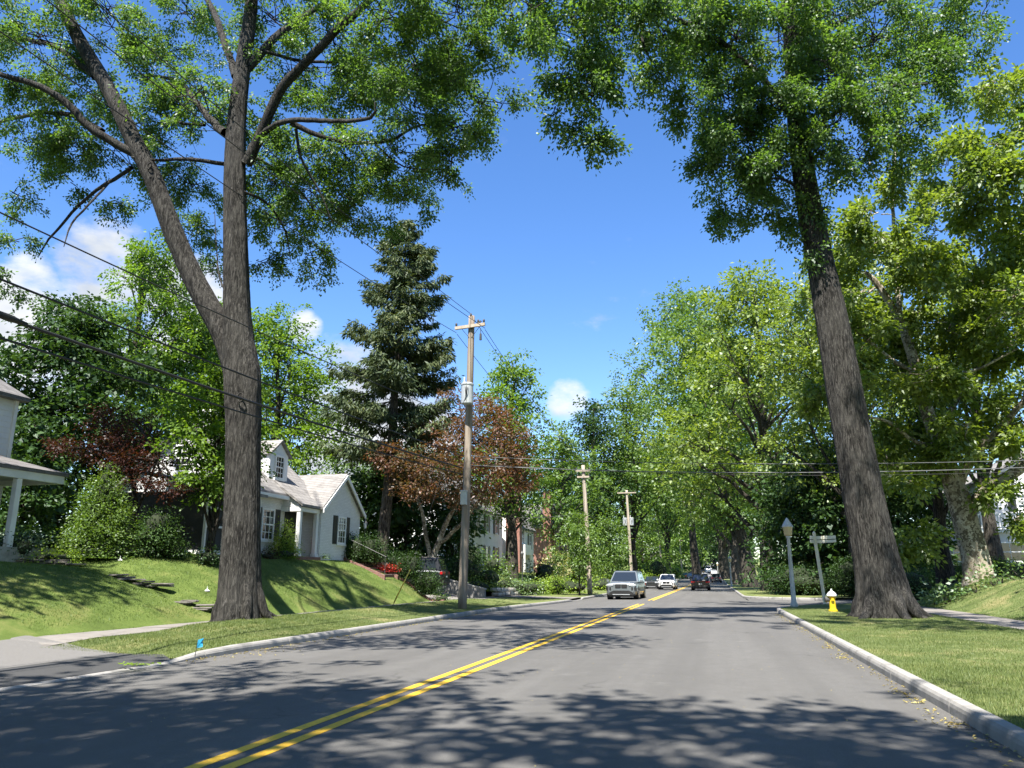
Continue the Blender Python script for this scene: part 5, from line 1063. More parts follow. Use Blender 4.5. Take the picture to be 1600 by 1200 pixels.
cable('grey cable slung right from the second pole towards the third', B2+(T2-B2)*.62, B3+(T3-B3)*.66, .7, .014, M_cable2)
# yellow guy guard and its wire
ga = gp(612, 946, .3); ga = np.array([ga[0], ga[1], float(zleft(ga[0], ga[1]))]); gb = at(641, 890, ga[1]+.2)
M_guy = mottled('yellow_guard', (.55, .38, .05), (.68, .48, .08), 4, .5, bstr=0)
G = thing('guy_guard', 'yellow plastic guard on the guy wire leaning over the lawn', 'guy wire', ga); mb = MB(); mb.tube([ga+(gb-ga)*.12, gb], [.03, .026], 8); obj('guard', mb, M_guy, G, smooth=True); mb = MB(); mb.tube([ga-np.array([0, 0, .1]), ga+(gb-ga)*.13], .012, 6); obj('anchor_rod', mb, M_dkmetal, G)
mb = MB(); mb.tube([gb, B1+(T1-B1)*.72], .006, 5); obj('guy_wire', mb, M_dkmetal, G)

# ---------------------------------------------------------------- street lamp, sign, hydrant
M_lampp = mottled('lamp_grey', (.36, .37, .35), (.46, .47, .44), 3, .6, bstr=.05)
M_lampg, _t, _p, _o = mat_base('lamp_globe'); _p.inputs['Base Color'].default_value = (.50, .39, .21, 1); _p.inputs['Roughness'].default_value = .35; _p.inputs['Subsurface Weight'].default_value = .2
def street_lamp(label, b, h, g='street lamps'):
    b = np.asarray(b, float); P = thing('street_lamp', label, 'street lamp', b, g); k = h/4.1
    m_ = MB(); m_.lathe(b, [(.17*k, -.05), (.17*k, .12*k), (.12*k, .22*k), (.11*k, .5*k), (.075*k, 3.1*k), (.10*k, 3.15*k), (.12*k, 3.22*k)], 16); obj('post', m_, M_lampp, P, smooth=True)
    m_ = MB(); m_.lathe(b+np.array([0, 0, 3.22*k]), [(.13*k, 0), (.17*k, .04*k), (.225*k, .42*k)], 8); obj('globe', m_, M_lampg, P)
    m_ = MB(); m_.lathe(b+np.array([0, 0, 3.64*k]), [(.25*k, 0), (.25*k, .05*k), (.13*k, .27*k), (.09*k, .32*k), (.05*k, .40*k), (.0, .45*k)], 8); obj('cap', m_, M_lampp, P)
    return P
lb = gp(1241, 948, .15); street_lamp('grey post lamp with amber globe at the side street corner', lb, 4.0)
for (px, yy, lab) in ((1142, 108, 'far post lamp beside the pale trunk on the right'), (1122, 190, 'farthest post lamp at the end of the right-hand verge')):
    x = at(px, 900, yy)[0]; street_lamp(lab, (x, yy, float(zright(x, yy))), 4.0)
M_signp = mottled('cream_post', (.66, .60, .42), (.76, .70, .52), 4, .6, bstr=.1)
M_blade = mottled('cream_sign', (.66, .62, .48), (.74, .70, .56), 3, .5, bstr=0)
sb = gp(1289, 942, .15); stp = at(1272, 834, sb[1]); P = thing('street_sign', 'cream wooden street sign post with two crossed name boards', 'sign', sb)
mb = MB(); ax = unit(stp-sb); mb.obox((sb+stp)/2-ax*.05, (1, 0, 0), (0, 1, 0), ax, .075, .075, np.linalg.norm(stp-sb)/2+.05); obj('post', mb, M_signp, P)
mb = MB(); mb.lathe(stp, [(.09, 0), (.1, .03), (.06, .08), (0, .14)], 4); obj('finial', mb, M_signp, P)
mb = MB(); d1 = unit(np.array([1, -.12, .03])); mb.obox(stp-np.array([0, 0, .22])+d1*.55, d1, (.12, 1, 0), (0, 0, 1), .50, .02, .085); obj('name_board', mb, M_blade, P)
mb = MB(); mb.obox(stp-np.array([0, 0, .42])+d1*.55, d1, (.12, 1, 0), (0, 0, 1), .50, .02, .075); obj('name_board', mb, M_blade, P)
mb = MB(); d2 = unit(np.array([-.35, -1, 0])); mb.obox(stp-np.array([0, 0, .22])+d2*.5, d2, (1, -.35, 0), (0, 0, 1), .46, .02, .085); obj('name_board', mb, M_blade, P)
mb = MB(); mb.obox(stp-np.array([0, 0, .42])+d2*.5, d2, (1, -.35, 0), (0, 0, 1), .46, .02, .075); obj('name_board', mb, M_blade, P)
M_hy = mottled('hydrant_yellow', (.62, .42, .01), (.72, .50, .02), 8, .45, bstr=.1)
M_hw = mottled('hydrant_white', (.62, .63, .64), (.72, .73, .74), 8, .45, bstr=.1)
hb_ = gp(1302, 955, .16); P = thing('fire_hydrant', 'yellow fire hydrant with white bonnet and black side cap', 'hydrant', hb_); k = 1.04
mb = MB(); mb.lathe(hb_, [(.17*k, -.05), (.17*k, .05*k), (.125*k, .055*k), (.115*k, .12*k), (.112*k, .44*k), (.125*k, .46*k), (.125*k, .52*k), (.16*k, .525*k), (.16*k, .555*k)], 20); obj('barrel', mb, M_hy, P, smooth=False)
mb = MB(); mb.lathe(hb_+np.array([0, 0, .555*k]), [(.185*k, 0), (.185*k, .035*k), (.165*k, .075*k), (.11*k, .14*k), (.05*k, .17*k), (.045*k, .2*k), (.028*k, .205*k), (.026*k, .26*k), (.0, .265*k)], 20); obj('bonnet', mb, M_hw, P, smooth=False)
mb = MB(); mb.tube([hb_+np.array([-.1*k, 0, .42*k]), hb_+np.array([-.19*k, -.02, .42*k])], [.085*k, .085*k], 14); mb.tube([hb_+np.array([-.19*k, -.02, .42*k]), hb_+np.array([-.26*k, -.03, .42*k])], [.105*k, .10*k], 12); obj('nozzle_cap', mb, M_dkmetal, P)
mb = MB(); mb.tube([hb_+np.array([0, -.09*k, .42*k]), hb_+np.array([0, -.17*k, .42*k])], [.055*k, .055*k], 10); mb.tube([hb_+np.array([0, -.17*k, .42*k]), hb_+np.array([0, -.20*k, .42*k])], [.022*k, .022*k], 5); obj('nozzle', mb, M_hy, P)

# ---------------------------------------------------------------- cars
def paint(name, c, metal=.5, rough=.32):
    m, t, p, o = mat_base(name); p.inputs['Base Color'].default_value = (*c, 1); p.inputs['Metallic'].default_value = metal; p.inputs['Roughness'].default_value = rough; p.inputs['Coat Weight'].default_value = .35; p.inputs['Coat Roughness'].default_value = .08; return m
M_trim = mottled('black_trim', (.010, .010, .010), (.016, .016, .016), 5, .5, bstr=0)
M_tyre = mottled('tyre', (.012, .012, .012), (.02, .02, .02), 8, .85, bstr=.2)
M_rim = paint('alloy', (.45, .46, .47), .9, .3)
M_cgl, _t, _p, _o = mat_base('car_glass'); _p.inputs['Base Color'].default_value = (.015, .02, .025, 1); _p.inputs['Roughness'].default_value = .03; _p.inputs['Specular IOR Level'].default_value = .9
M_hlamp, _t, _p, _o = mat_base('headlamp'); _p.inputs['Base Color'].default_value = (.55, .57, .6, 1); _p.inputs['Roughness'].default_value = .1; _p.inputs['Metallic'].default_value = .3
M_tlamp, _t, _p, _o = mat_base('tail_lamp'); _p.inputs['Base Color'].default_value = (.35, .012, .015, 1); _p.inputs['Roughness'].default_value = .15
M_plate = mottled('plate', (.6, .6, .55), (.7, .7, .62), 5, .5, bstr=0)
def loft(sec, closed=True):
    mb = MB(); n = len(sec[0]); vs = [p for s in sec for p in s]; fs = []
    for i in range(len(sec)-1):
        for k in range(n if closed else n-1): j = (k+1) % n; fs.append((i*n+k, i*n+j, (i+1)*n+j, (i+1)*n+k))
    fs += [tuple(range(n-1, -1, -1)), tuple((len(sec)-1)*n+k for k in range(n))]; return mb.add(vs, fs)
def car(name, label, loc, rotz, L, Wd, H, col, kind='suv', group='cars on the street', rear=False, grille='kidney', rails=True, metal=.5):
    """front at -y; all parts local to the car's ground centre"""
    P = thing(name, label, 'car', loc, group, rotz); m = paint('paint_'+label[:18], col, metal); h = Wd/2; hl = L/2
    zb = .24 if kind != 'sedan' else .18; belt = H*.60 if kind != 'sedan' else H*.63; hood = H*.585 if kind != 'sedan' else H*.60
    def sec(y, w, z0, z1, cr=.05): return [(x*w, y, z) for x, z in [(-.80, z0), (.80, z0), (.95, z0+.08), (1, z0+.30*(z1-z0)), (1, z0+.62*(z1-z0)), (.965, z0+.86*(z1-z0)), (.90, z1-.01), (.55, z1+cr*.7), (0, z1+cr), (-.55, z1+cr*.7), (-.90, z1-.01), (-.965, z0+.86*(z1-z0)), (-1, z0+.62*(z1-z0)), (-1, z0+.30*(z1-z0)), (-.95, z0+.08)]]
    st = [(-hl, .80, zb+.16, hood*.86), (-hl+.06, .90, zb+.06, hood*.93), (-hl+.22, .97, zb+.02, hood*.975), (-hl+.75, 1, zb, hood), (-hl+1.45, 1, zb, belt-.02), (0, 1, zb, belt), (hl-1.2, 1, zb, belt), (hl-.35, .985, zb+.03, belt if kind != 'sedan' else belt-.02), (hl-.08, .94, zb+.08, belt-.05), (hl, .86, zb+.2, belt-.12)]
    obj('body', loft([sec(y, h*w, a, b) for y, w, a, b in st]), m, P, local=True, smooth=False)
    # greenhouse: windscreen foot, roof, tail
    yw, yr0, yr1, yt = -hl+L*.27, -hl+L*.42, hl-(.36 if kind != 'sedan' else 1.25), hl-(.14 if kind != 'sedan' else .62)
    zt = H-.03; wr = .73; wb = .93
    g = [(yw, wb, belt-.03, belt), (yr0, None, 0, 0), (yr1, None, 0, 0), (yt, wb, belt-.03, belt)]
    gh = MB(); b0 = [(-wb*h, yw, belt), (wb*h, yw, belt), (wb*h, yt, belt), (-wb*h, yt, belt)]; r0 = [(-wr*h, yr0, zt-.05), (wr*h, yr0, zt-.05), (wr*h, yr1, zt-.05), (-wr*h, yr1, zt-.05)]; r1 = [(-wr*h*.82, yr0+.14, zt), (wr*h*.82, yr0+.14, zt), (wr*h*.82, yr1-.12, zt), (-wr*h*.82, yr1-.12, zt)]
    gh.add(b0+r0+r1, [(0, 1, 5, 4), (1, 2, 6, 5), (2, 3, 7, 6), (3, 0, 4, 7), (4, 5, 9, 8), (5, 6, 10, 9), (6, 7, 11, 10), (7, 4, 8, 11), (8, 9, 10, 11)]); obj('roof', gh, m, P, local=True)
    def panel(a, b, c, d, s0, s1, t0, t1, nm, mt, off=.012):
        a, b, c, d = (np.asarray(q, float) for q in (a, b, c, d)); f = lambda s, t: (a*(1-s)+b*s)*(1-t)+(d*(1-s)+c*s)*t
        n = unit(np.cross(b-a, d-a)); mb = MB(); mb.prism([f(s0, t0)-n*.004, f(s1, t0)-n*.004, f(s1, t1)-n*.004, f(s0, t1)-n*.004], n*(off+.004)); return obj(nm, mb, mt, P, local=True)
    panel(b0[0], b0[1], r0[1], r0[0], .05, .95, .06, .94, 'windscreen', M_cgl)
    panel(b0[2], b0[3], r0[3], r0[2], .07, .93, .12, .90, 'rear_window', M_cgl)
    for (i, j, nm) in ((1, 2, 'side_window'), (3, 0, 'side_window')):
        A, B, C, D = b0[i], b0[j], r0[j], r0[i]
        cuts = ((.10, .40), (.43, .70), (.73, .92)) if kind != 'sedan' else ((.12, .50), (.53, .86))
        if i == 3: cuts = tuple((1-q, 1-p) for p, q in cuts)
        for s0, s1 in cuts: panel(A, B, C, D, s0, s1, .08, .86, nm, M_cgl)
    # wheels
    R = .38 if kind != 'sedan' else .33
    for sx in (-1, 1):
        for yy in (-hl+.92, hl-.95):
            ar = MB(); ar.tube([(sx*(h-.3), yy, R+.02), (sx*(h+.004), yy, R+.02)], [R+.06, R+.06], 20); obj('wheel_arch', ar, M_trim, P, local=True)
            w = MB(); w.tube([(sx*(h-.24), yy, R), (sx*(h-.20), yy, R), (sx*(h-.02), yy, R), (sx*(h+.012), yy, R)], [R*.92, R, R, R*.92], 22); wh = obj('wheel', w, M_tyre, P, local=True)
            w = MB(); w.tube([(sx*(h+.0), yy, R), (sx*(h+.018), yy, R)], [R*.68, R*.62], 16); obj('rim', w, M_rim, wh, local=True)
    yf = -hl
    for sx in (-1, 1):
        q = MB(); q.obox((sx*h*.70, yf+.085, hood*.86), unit(np.array([1, .28*sx, 0])), unit(np.array([-.28*sx, 1, 0])), (0, 0, 1), h*.22, .09, .045 if grille == 'kidney' else .075); obj('headlight', q, M_hlamp, P, local=True)
        q = MB(); q.obox((sx*h*.78, yf+.09, hood*.64), (1, .25*sx, 0), (-.25*sx, 1, 0), (0, 0, 1), h*.15, .08, .10); obj('lower_lamp', q, M_trim, P, local=True)
        q = MB(); q.bev(sx*(h+.10)-.1, sx*(h+.10)+.1, yw+.25, yw+.38, belt-.02, belt+.13, .02); obj('mirror', q, m if kind == 'suv' else M_trim, P, local=True)
        q = MB(); q.obox((sx*h*.76, hl-.075, belt-.17), (1, -.2*sx, 0), (.2*sx, 1, 0), (0, 0, 1), h*.20, .07, .075); obj('tail_light', q, M_tlamp, P, local=True)
        if rails: q = MB(); q.tube([(sx*wr*h*.93, yr0+.2, zt-.02), (sx*wr*h*.93, yr0+.3, zt+.03), (sx*wr*h*.93, yr1-.3, zt+.03), (sx*wr*h*.93, yr1-.15, zt-.02)], .018, 6); obj('roof_rail', q, M_trim, P, local=True)
        for yy in (-.25, .85): q = MB(); q.bev(sx*h-.015, sx*h+.02, yy-.1, yy+.1, belt-.17, belt-.13, .008); obj('door_handle', q, m, P, local=True)
    if grille == 'kidney':
        for sx in (-1, 1):
            q = MB(); q.bev(sx*h*.20-h*.185, sx*h*.20+h*.185, yf-.03, yf+.1, hood*.66, hood*.91, .03); g_ = obj('grille', q, M_trim, P, local=True)
    else:
        q = MB(); q.bev(-h*.42, h*.42, yf-.02, yf+.1, hood*.74, hood*.88, .03); obj('grille', q, M_trim, P, local=True)
    q = MB(); q.prism([(-h*.80, yf-.03, zb+.05), (h*.80, yf-.03, zb+.05), (h*.72, yf-.03, zb+.22), (h*.5, yf-.03, zb+.33), (-h*.5, yf-.03, zb+.33), (-h*.72, yf-.03, zb+.22)], (0, .16, 0)); obj('air_intake', q, M_trim, P, local=True)
    q = MB(); q.box(-h*.75, h*.75, yf+.05, hl-.05, zb-.06, zb+.12); obj('underbody', q, M_trim, P, local=True)
    q = MB(); q.box(-h*.55, h*.55, yf-.045, yf+.1, zb+.07, zb+.11); obj('front_lip', q, M_steel, P, local=True)
    q = MB(); q.bev(-.17, .17, hl-.02, hl+.012, belt-.42, belt-.32, .004); obj('number_plate', q, M_plate, P, local=True)
    q = MB(); q.bev(-h*.86, h*.86, hl-.1, hl+.03, zb+.06, zb+.26, .03); obj('rear_bumper', q, M_trim, P, local=True)
    if rear: q = MB(); q.bev(-h*.6, h*.6, hl-.06, hl+.006, belt-.13, belt-.10, .006); obj('light_bar', q, M_tlamp, P, local=True)
    return P
def cz(y): return float(zr(y))+.03
car('silver_suv', 'large silver grey SUV with twin black grilles coming towards the camera', (-5.75, 53.4, cz(50)), math.radians(-2), 5.1, 2.0, 1.83, (.17, .19, .20), 'suv', grille='kidney')
car('white_suv', 'white SUV with black grille behind the silver SUV', (-5.15, 90.5, cz(90)), math.radians(-1), 4.7, 1.9, 1.70, (.62, .62, .61), 'suv', grille='kidney', metal=.1)
car('dark_sedan', 'dark grey sedan between the silver SUV and the white SUV', (-7.35, 97, cz(97)), 0, 4.7, 1.85, 1.46, (.035, .038, .042), 'sedan', grille='bar', rails=False)
car('dark_suv', 'dark maroon SUV seen from behind in the right lane', (-1.5, 87, cz(87)), math.pi, 4.7, 1.93, 1.72, (.006, .003, .003), 'suv', rear=True, grille='bar', metal=.1)
car('grey_suv', 'dark grey SUV farther ahead near the right kerb', (.25, 160, cz(160)), math.pi, 4.8, 1.95, 1.75, (.07, .075, .08), 'suv', rear=True, grille='bar')
car('white_crossover', 'pale small SUV just left of the dark grey SUV far ahead', (-2.2, 190, cz(190)), math.pi, 4.5, 1.85, 1.65, (.5, .5, .5), 'suv', rear=True, grille='bar', metal=.1)
car('parked_sedan', 'dark sedan parked by the left kerb far down the street', (-6.6, 205, cz(205)), math.radians(155), 4.7, 1.8, 1.45, (.03, .03, .034), 'sedan', grille='bar', rails=False)
car('white_van', 'white van at the crest of the street', (-2.0, 275, cz(275)), 0, 5.6, 2.05, 2.5, (.75, .75, .75), 'suv', grille='bar', rails=False, metal=0)
car('white_car', 'white car at the crest left of the van', (-6.0, 262, cz(262)), 0, 4.6, 1.85, 1.5, (.75, .75, .75), 'sedan', grille='bar', rails=False, metal=0)
car('pale_car', 'pale car at the crest right of the van', (-.2, 255, cz(255)), math.pi, 4.6, 1.85, 1.5, (.6, .6, .6), 'sedan', grille='bar', rails=False, metal=0)
xs = at(684, 900, 47)[0]
car('black_suv', 'black SUV parked in the driveway beyond the clipped hedge', (-17.4, 43.2, float(zleft(-17.4, 43.2))+.02), math.radians(-84), 4.8, 1.93, 1.76, (.010, .012, .016), 'suv', rear=False, grille='bar')

# ---------------------------------------------------------------- planting
zl = lambda x, y: float(zleft(x, y)); zrt = lambda x, y: float(zright(x, y))
def sh(label, px, Y, wpx, hpx, leafm, seed, side='L', name='shrub', dz=0, **kw):
    x = at(px, 900, Y)[0]; z = (zl if side == 'L' else zrt)(x, Y)-.03+dz
    return shrub(name, label, (x, Y, z), wpx*pxm(Y), kw.pop('ry', wpx)*pxm(Y), hpx*pxm(Y)/2, leafm, seed, **kw)
sh('tall clipped cone shrub before the dark red maple', 147, 22.6, 50, 172, L_mid, 201, name='cone_shrub', cone=True, leaf=.085, cover=7)
sh('broad dark shrub at the left edge with pale flower heads', 15, 21.0, 48, 80, L_blue, 202, leaf=.09)
sh('pale leafy shrub between the porch post and the cone shrub', 66, 22.6, 42, 66, L_mid, 203, leaf=.09)
sh('yellow-green low shrub at the foot of the cone shrub', 85, 21.3, 34, 30, L_lime, 204, leaf=.08)
sh('very dark shrub right of the cone shrub', 236, 23.6, 42, 110, L_dark, 205, leaf=.09, cover=4.5)
sh('dark bush between dark red maple and screened porch', 262, 24.0, 26, 55, L_yew, 206, leaf=.08)
sh('small bush under the garden tree at the screened porch', 325, 24.8, 26, 34, L_dark, 207, leaf=.08)
sh('pointed light green shrub beside the white porch post', 441, 31.6, 17, 58, L_lime, 208, name='cone_shrub', cone=True, leaf=.07, cover=4.5)
sh('low rounded lime hedge below the pointed shrub', 440, 31.0, 24, 20, L_bright, 209, leaf=.07, cover=4.5)
sh('dark purple low plant beside the oak trunk', 418, 29.5, 14, 16, L_red, 210, leaf=.07)
sh('long clipped dark hedge below the gable window', 548, 37.6, 48, 46, L_yew, 211, name='hedge', clip=True, ry=22, leaf=.085, cover=8)
sh('pale variegated bush behind the lamp post on the lawn', 575, 38.4, 17, 34, L_white, 212, leaf=.07)
sh('clipped dark round bush beside the brick steps', 581, 38.9, 17, 44, L_yew, 213, name='boxwood', leaf=.075, cover=8)
sh('clipped hedge along the driveway bank', 630, 39.2, 28, 42, L_yew, 214, name='hedge', clip=True, ry=16, leaf=.085, cover=8, dz=.1)
sh('lower clipped hedge in front of the black SUV', 660, 39.3, 18, 38, L_yew, 215, name='hedge', clip=True, ry=14, leaf=.085, cover=8, dz=-.05)
sh('low groundcover clump at the foot of the driveway bank', 690, 39.3, 13, 14, L_mid, 216, leaf=.08)
sh('red flowering bed at the foot of the brick steps', 600, 38.5, 36, 13, L_flower, 217, name='flower_bed', ry=10, leaf=.06, cover=4, cat='flowers')
sh('sparse pale plants in front of the white porch', 495, 34.8, 22, 10, L_mid, 218, ry=12, leaf=.06)
# the ivy bank and beds across the driveway
for i, (px, Y, w, h, mt, lab) in enumerate([(728, 48, 34, 54, L_dark, 'dark ivy bank beyond the transformer pole'), (760, 50, 30, 44, L_dark, 'dark ivy bank right of the first, lower'), (745, 46.8, 22, 24, L_mid, 'pale green plants at the foot of the ivy bank'), (800, 53, 26, 32, L_hosta, 'hosta clump above the rock edging'), (825, 54, 24, 28, L_hosta, 'second hosta clump farther along the rock edging'), (842, 56, 20, 26, L_lime, 'bright lime groundcover beyond the hostas'), (868, 58, 24, 34, L_lime, 'large bright lime groundcover left of the young tree'), (896, 62, 22, 28, L_lime, 'lime groundcover behind the second pole'), (850, 70, 24, 40, L_dark, 'dark low yew below the chimney house'), (772, 62, 20, 40, L_mid, 'bush at the foot of the dark trunk'), (868, 78, 18, 62, L_white, 'cream flowering shrub before the brick house'), (735, 58, 24, 56, L_dark, 'dark shrubs below the shuttered house'), (940, 76, 22, 26, L_lime, 'bright groundcover right of the second pole'), (965, 100, 20, 30, L_mid, 'low bush behind the silver SUV'), (905, 84, 26, 60, L_mid, 'leafy bush behind the young street tree'), (1005, 118, 26, 24, L_lime, 'bright bush behind the dark sedan'), (1030, 140, 26, 44, L_mid, 'bush beyond the white SUV'), (1050, 180, 20, 30, L_lime, 'sunlit bank near the parked sedan')]):
    sh(lab, px, Y, w, h, mt, 230+i, leaf=.13 if Y < 60 else .22)
# right side hedges and beds
sh('clipped green hedge in front of the balcony house', 1570, 56, 80, 40, L_mid, 260, side='R', name='hedge', clip=True, ry=18, leaf=.10, cover=4.5, dz=.3)
sh('clipped hedge left of the sycamore trunk', 1480, 56, 50, 38, L_mid, 261, side='R', name='hedge', clip=True, ry=18, leaf=.10, cover=4.5, dz=.3)
for i, (px, Y, w, h, lab) in enumerate([(1480, 38.5, 28, 26, 'hosta clump with pale leaves left of the sycamore'), (1520, 38, 24, 20, 'hosta clump at the foot of the sycamore'), (1558, 37.5, 26, 20, 'hosta clump right of the sycamore'), (1598, 37, 26, 22, 'hosta clump at the right edge'), (1455, 39.2, 14, 14, 'small hosta at the left end of the bed')]):
    sh(lab, px, Y, w, h, L_hosta, 270+i, side='R', leaf=.17, asp=.7, cover=3.2, core=False)
sh('rounded dark holly between street sign and leaning oak', 1330, 56, 36, 78, L_yew, 280, side='R', leaf=.12, cover=4)
sh('dark clipped hedge behind the leaning oak', 1420, 52, 60, 56, L_dark, 281, side='R', leaf=.12, cover=4)
sh('dark hedge behind the lamp post', 1262, 62, 60, 60, L_dark, 282, side='R', leaf=.14, cover=4)
sh('reddish bush beside the nearest row tree', 1224, 74, 16, 34, L_red, 283, side='R', leaf=.14)

# ---------------------------------------------------------------- garden stonework, steps, lawn lamp
M_rock = mottled('field_stone', (.06, .052, .045), (.12, .11, .095), 5, .9, bstr=.6, bdist=.02, bscale=25, c3=(.17, .16, .145))
M_rock2 = mottled('pale_stone', (.34, .31, .27), (.48, .45, .40), 5, .9, bstr=.5, bdist=.02, bscale=25)
def stones(label, pts, n, seed, sz=(.42, .2, .055), mat=None, rows=3, zfix=None):
    rg = np.random.default_rng(seed); a, b = np.array(pts[0], float), np.array(pts[1], float); P = thing('stone_edging', label, 'stone wall', (*((a+b)/2), zl(*((a+b)/2)))); d = unit(b-a); L = np.linalg.norm(b-a)
    for r in range(rows):
        q = rg.uniform(0, .2); 
        while q < L*(1-.12*r):
            l = sz[0]*rg.uniform(.7, 1.7); c = a+d*(q+l/2)+np.array([-d[1], d[0]])*rg.normal()*.05
            z = (zl(*c) if zfix is None else max(zfix, zl(*c)-.04))+r*sz[2]*1.05+rg.normal()*.008; an = math.atan2(d[1], d[0])+rg.normal()*.08; u = np.array([math.cos(an), math.sin(an), rg.normal()*.03]); v = np.array([-math.sin(an), math.cos(an), 0]); w = np.array([0, 0, 1.])
            hz = sz[2]*rg.uniform(.4, .55); mb = MB(); vs = []
            for zz, k in ((-hz, .93), (0, 1.), (hz, .9)):
                for (i, j) in ((-1, -.8), (-.7, -1), (.75, -1), (1, -.7), (1, .8), (.6, 1), (-.7, 1), (-1, .7)): vs.append(np.array([*c, z+hz])+u*i*l/2*k*rg.uniform(.92, 1.04)+v*j*sz[1]*k*rg.uniform(.9, 1.05)+w*zz)
            fs = [tuple(range(7, -1, -1)), tuple(range(16, 24))]+[(r_*8+i, r_*8+(i+1) % 8, r_*8+8+(i+1) % 8, r_*8+8+i) for r_ in range(2) for i in range(8)]
            mb.add(vs, fs); obj('stone', mb, mat or M_rock, P); q += l+rg.uniform(0, .05)
    return P
def xy(px, Y): return at(px, 900, Y)[:2]
stones('low dry-stone edging highest on the left lawn', (xy(-10, 20.6), xy(118, 21.2)), 10, 301, zfix=zl(*xy(50, 20.9))-.08)
stones('low dry-stone edging in the middle of the left lawn', (xy(168, 20.8), xy(262, 21.3)), 10, 302, zfix=zl(*xy(215, 21.0))-.08)
stones('low dry-stone edging beside the oak foot', (xy(276, 20.9), xy(345, 21.3)), 8, 303, zfix=zl(*xy(310, 21.1))-.08)
stones('rock edging below the hosta bed beyond the driveway', (np.array([-13.4, 48]), np.array([-13.3, 56])), 10, 304, (.5, .3, .22), M_rock2, 2)
stones('pale boulders beside the clipped round bush', (np.array(xy(597, 39.3)), np.array(xy(617, 39.4))), 4, 305, (.5, .3, .3), M_rock2, 2)
# brick steps with handrail
S_ = thing('brick_steps', 'red brick garden steps with iron handrail climbing to the porch', 'steps', (-17.9, 37.6, 2.0))
for k in range(5):
    x1 = -16.2-k*.42; z = zl(-16.2, 38)+.05+k*.17; mb = MB(); mb.bev(x1-.44, x1, 37.0, 38.5, z-.5, z+.10, .015); obj('step', mb, M_step, S_)
for y in (36.9, 38.6):
    mb = MB(); z0 = zl(-16.2, 38); mb.prism([(-16.0, y-.06, z0-.3), (-16.0, y-.06, z0+.10), (-18.4, y-.06, z0+1.02), (-18.4, y-.06, z0-.3)], (0, .12, 0)); obj('side_wall', mb, M_step, S_)
hr = MB(); z0 = zl(-16.2, 38); hr.tube(spline([(-16.0, 36.95, z0+1.0), (-18.2, 36.95, z0+1.95), (-18.5, 36.95, z0+1.95)], .3), .012, 6); hr.tube([(-16.05, 36.95, z0), (-16.05, 36.95, z0+1.0)], .018, 6); hr.tube([(-18.3, 36.95, z0+.8), (-18.3, 36.95, z0+1.95)], .018, 6); obj('handrail', hr, M_dkmetal, S_)
# brick edging down the bank to the driveway
E_ = thing('brick_edging', 'red brick edging running down the bank beside the driveway', 'edging', (-15, 39.2, 1))
xk = -13.6; eb = None
while xk > -16.6:
    mb = MB(); z = zl(xk, 39.1); z1 = zl(xk-.4, 39.1); mb.prism([(xk, 39.0, z-.15), (xk, 39.0, z+.10), (xk-.40, 39.0, z1+.10), (xk-.40, 39.0, z1-.15)], (0, .22, 0)); obj('brick', mb, M_step, E_); xk -= .415
# driveway retaining wall
RW = thing('retaining_wall', 'pale concrete wall along the far side of the driveway', 'wall', (-16, 46, .3)); mb = MB(); mb.prism([(-13.4, 45.8, 0), (-13.4, 45.8, .7), (-20, 45.8, 2.2), (-20, 45.8, 0)], (0, .22, 0)); obj('panel', mb, M_conc, RW); mb = MB(); mb.prism([(-13.35, 45.77, .702), (-13.35, 45.77, .78), (-20, 45.77, 2.28), (-20, 45.77, 2.202)], (0, .28, 0)); obj('coping', mb, M_conc_old, RW)
# black lamp on the lawn
lx = at(567, 900, 38.7)[0]; lz = zl(lx, 38.7); P = thing('lawn_lamp', 'black lantern post on the lawn before the gabled wing', 'lamp', (lx, 38.7, lz))
mb = MB(); mb.lathe((lx, 38.7, lz), [(.06, -.05), (.06, .15), (.03, .2), (.028, 1.75), (.05, 1.8)], 10); obj('post', mb, M_dkmetal, P, smooth=True); mb = MB(); mb.lathe((lx, 38.7, lz+1.8), [(.06, 0), (.11, .28)], 6); obj('lantern_glass', mb, M_hlamp, P); mb = MB(); mb.lathe((lx, 38.7, lz+2.08), [(.13, 0), (.05, .12), (.02, .2), (0, .24)], 6); obj('cap', mb, M_dkmetal, P)
# second lawn lamp before the shuttered house
lx = at(816, 900, 62)[0]; lz = zl(lx, 62); P = thing('lawn_lamp', 'black lantern post right of the dark trunk on the far lawn', 'lamp', (lx, 62, lz)); mb = MB(); mb.lathe((lx, 62, lz), [(.06, -.05), (.05, .2), (.04, 2.0), (.06, 2.05)], 8); obj('post', mb, M_dkmetal, P); mb = MB(); mb.lathe((lx, 62, lz+2.05), [(.09, 0), (.15, .34), (.05, .5), (0, .6)], 6); obj('lantern_glass', mb, M_dkmetal, P)
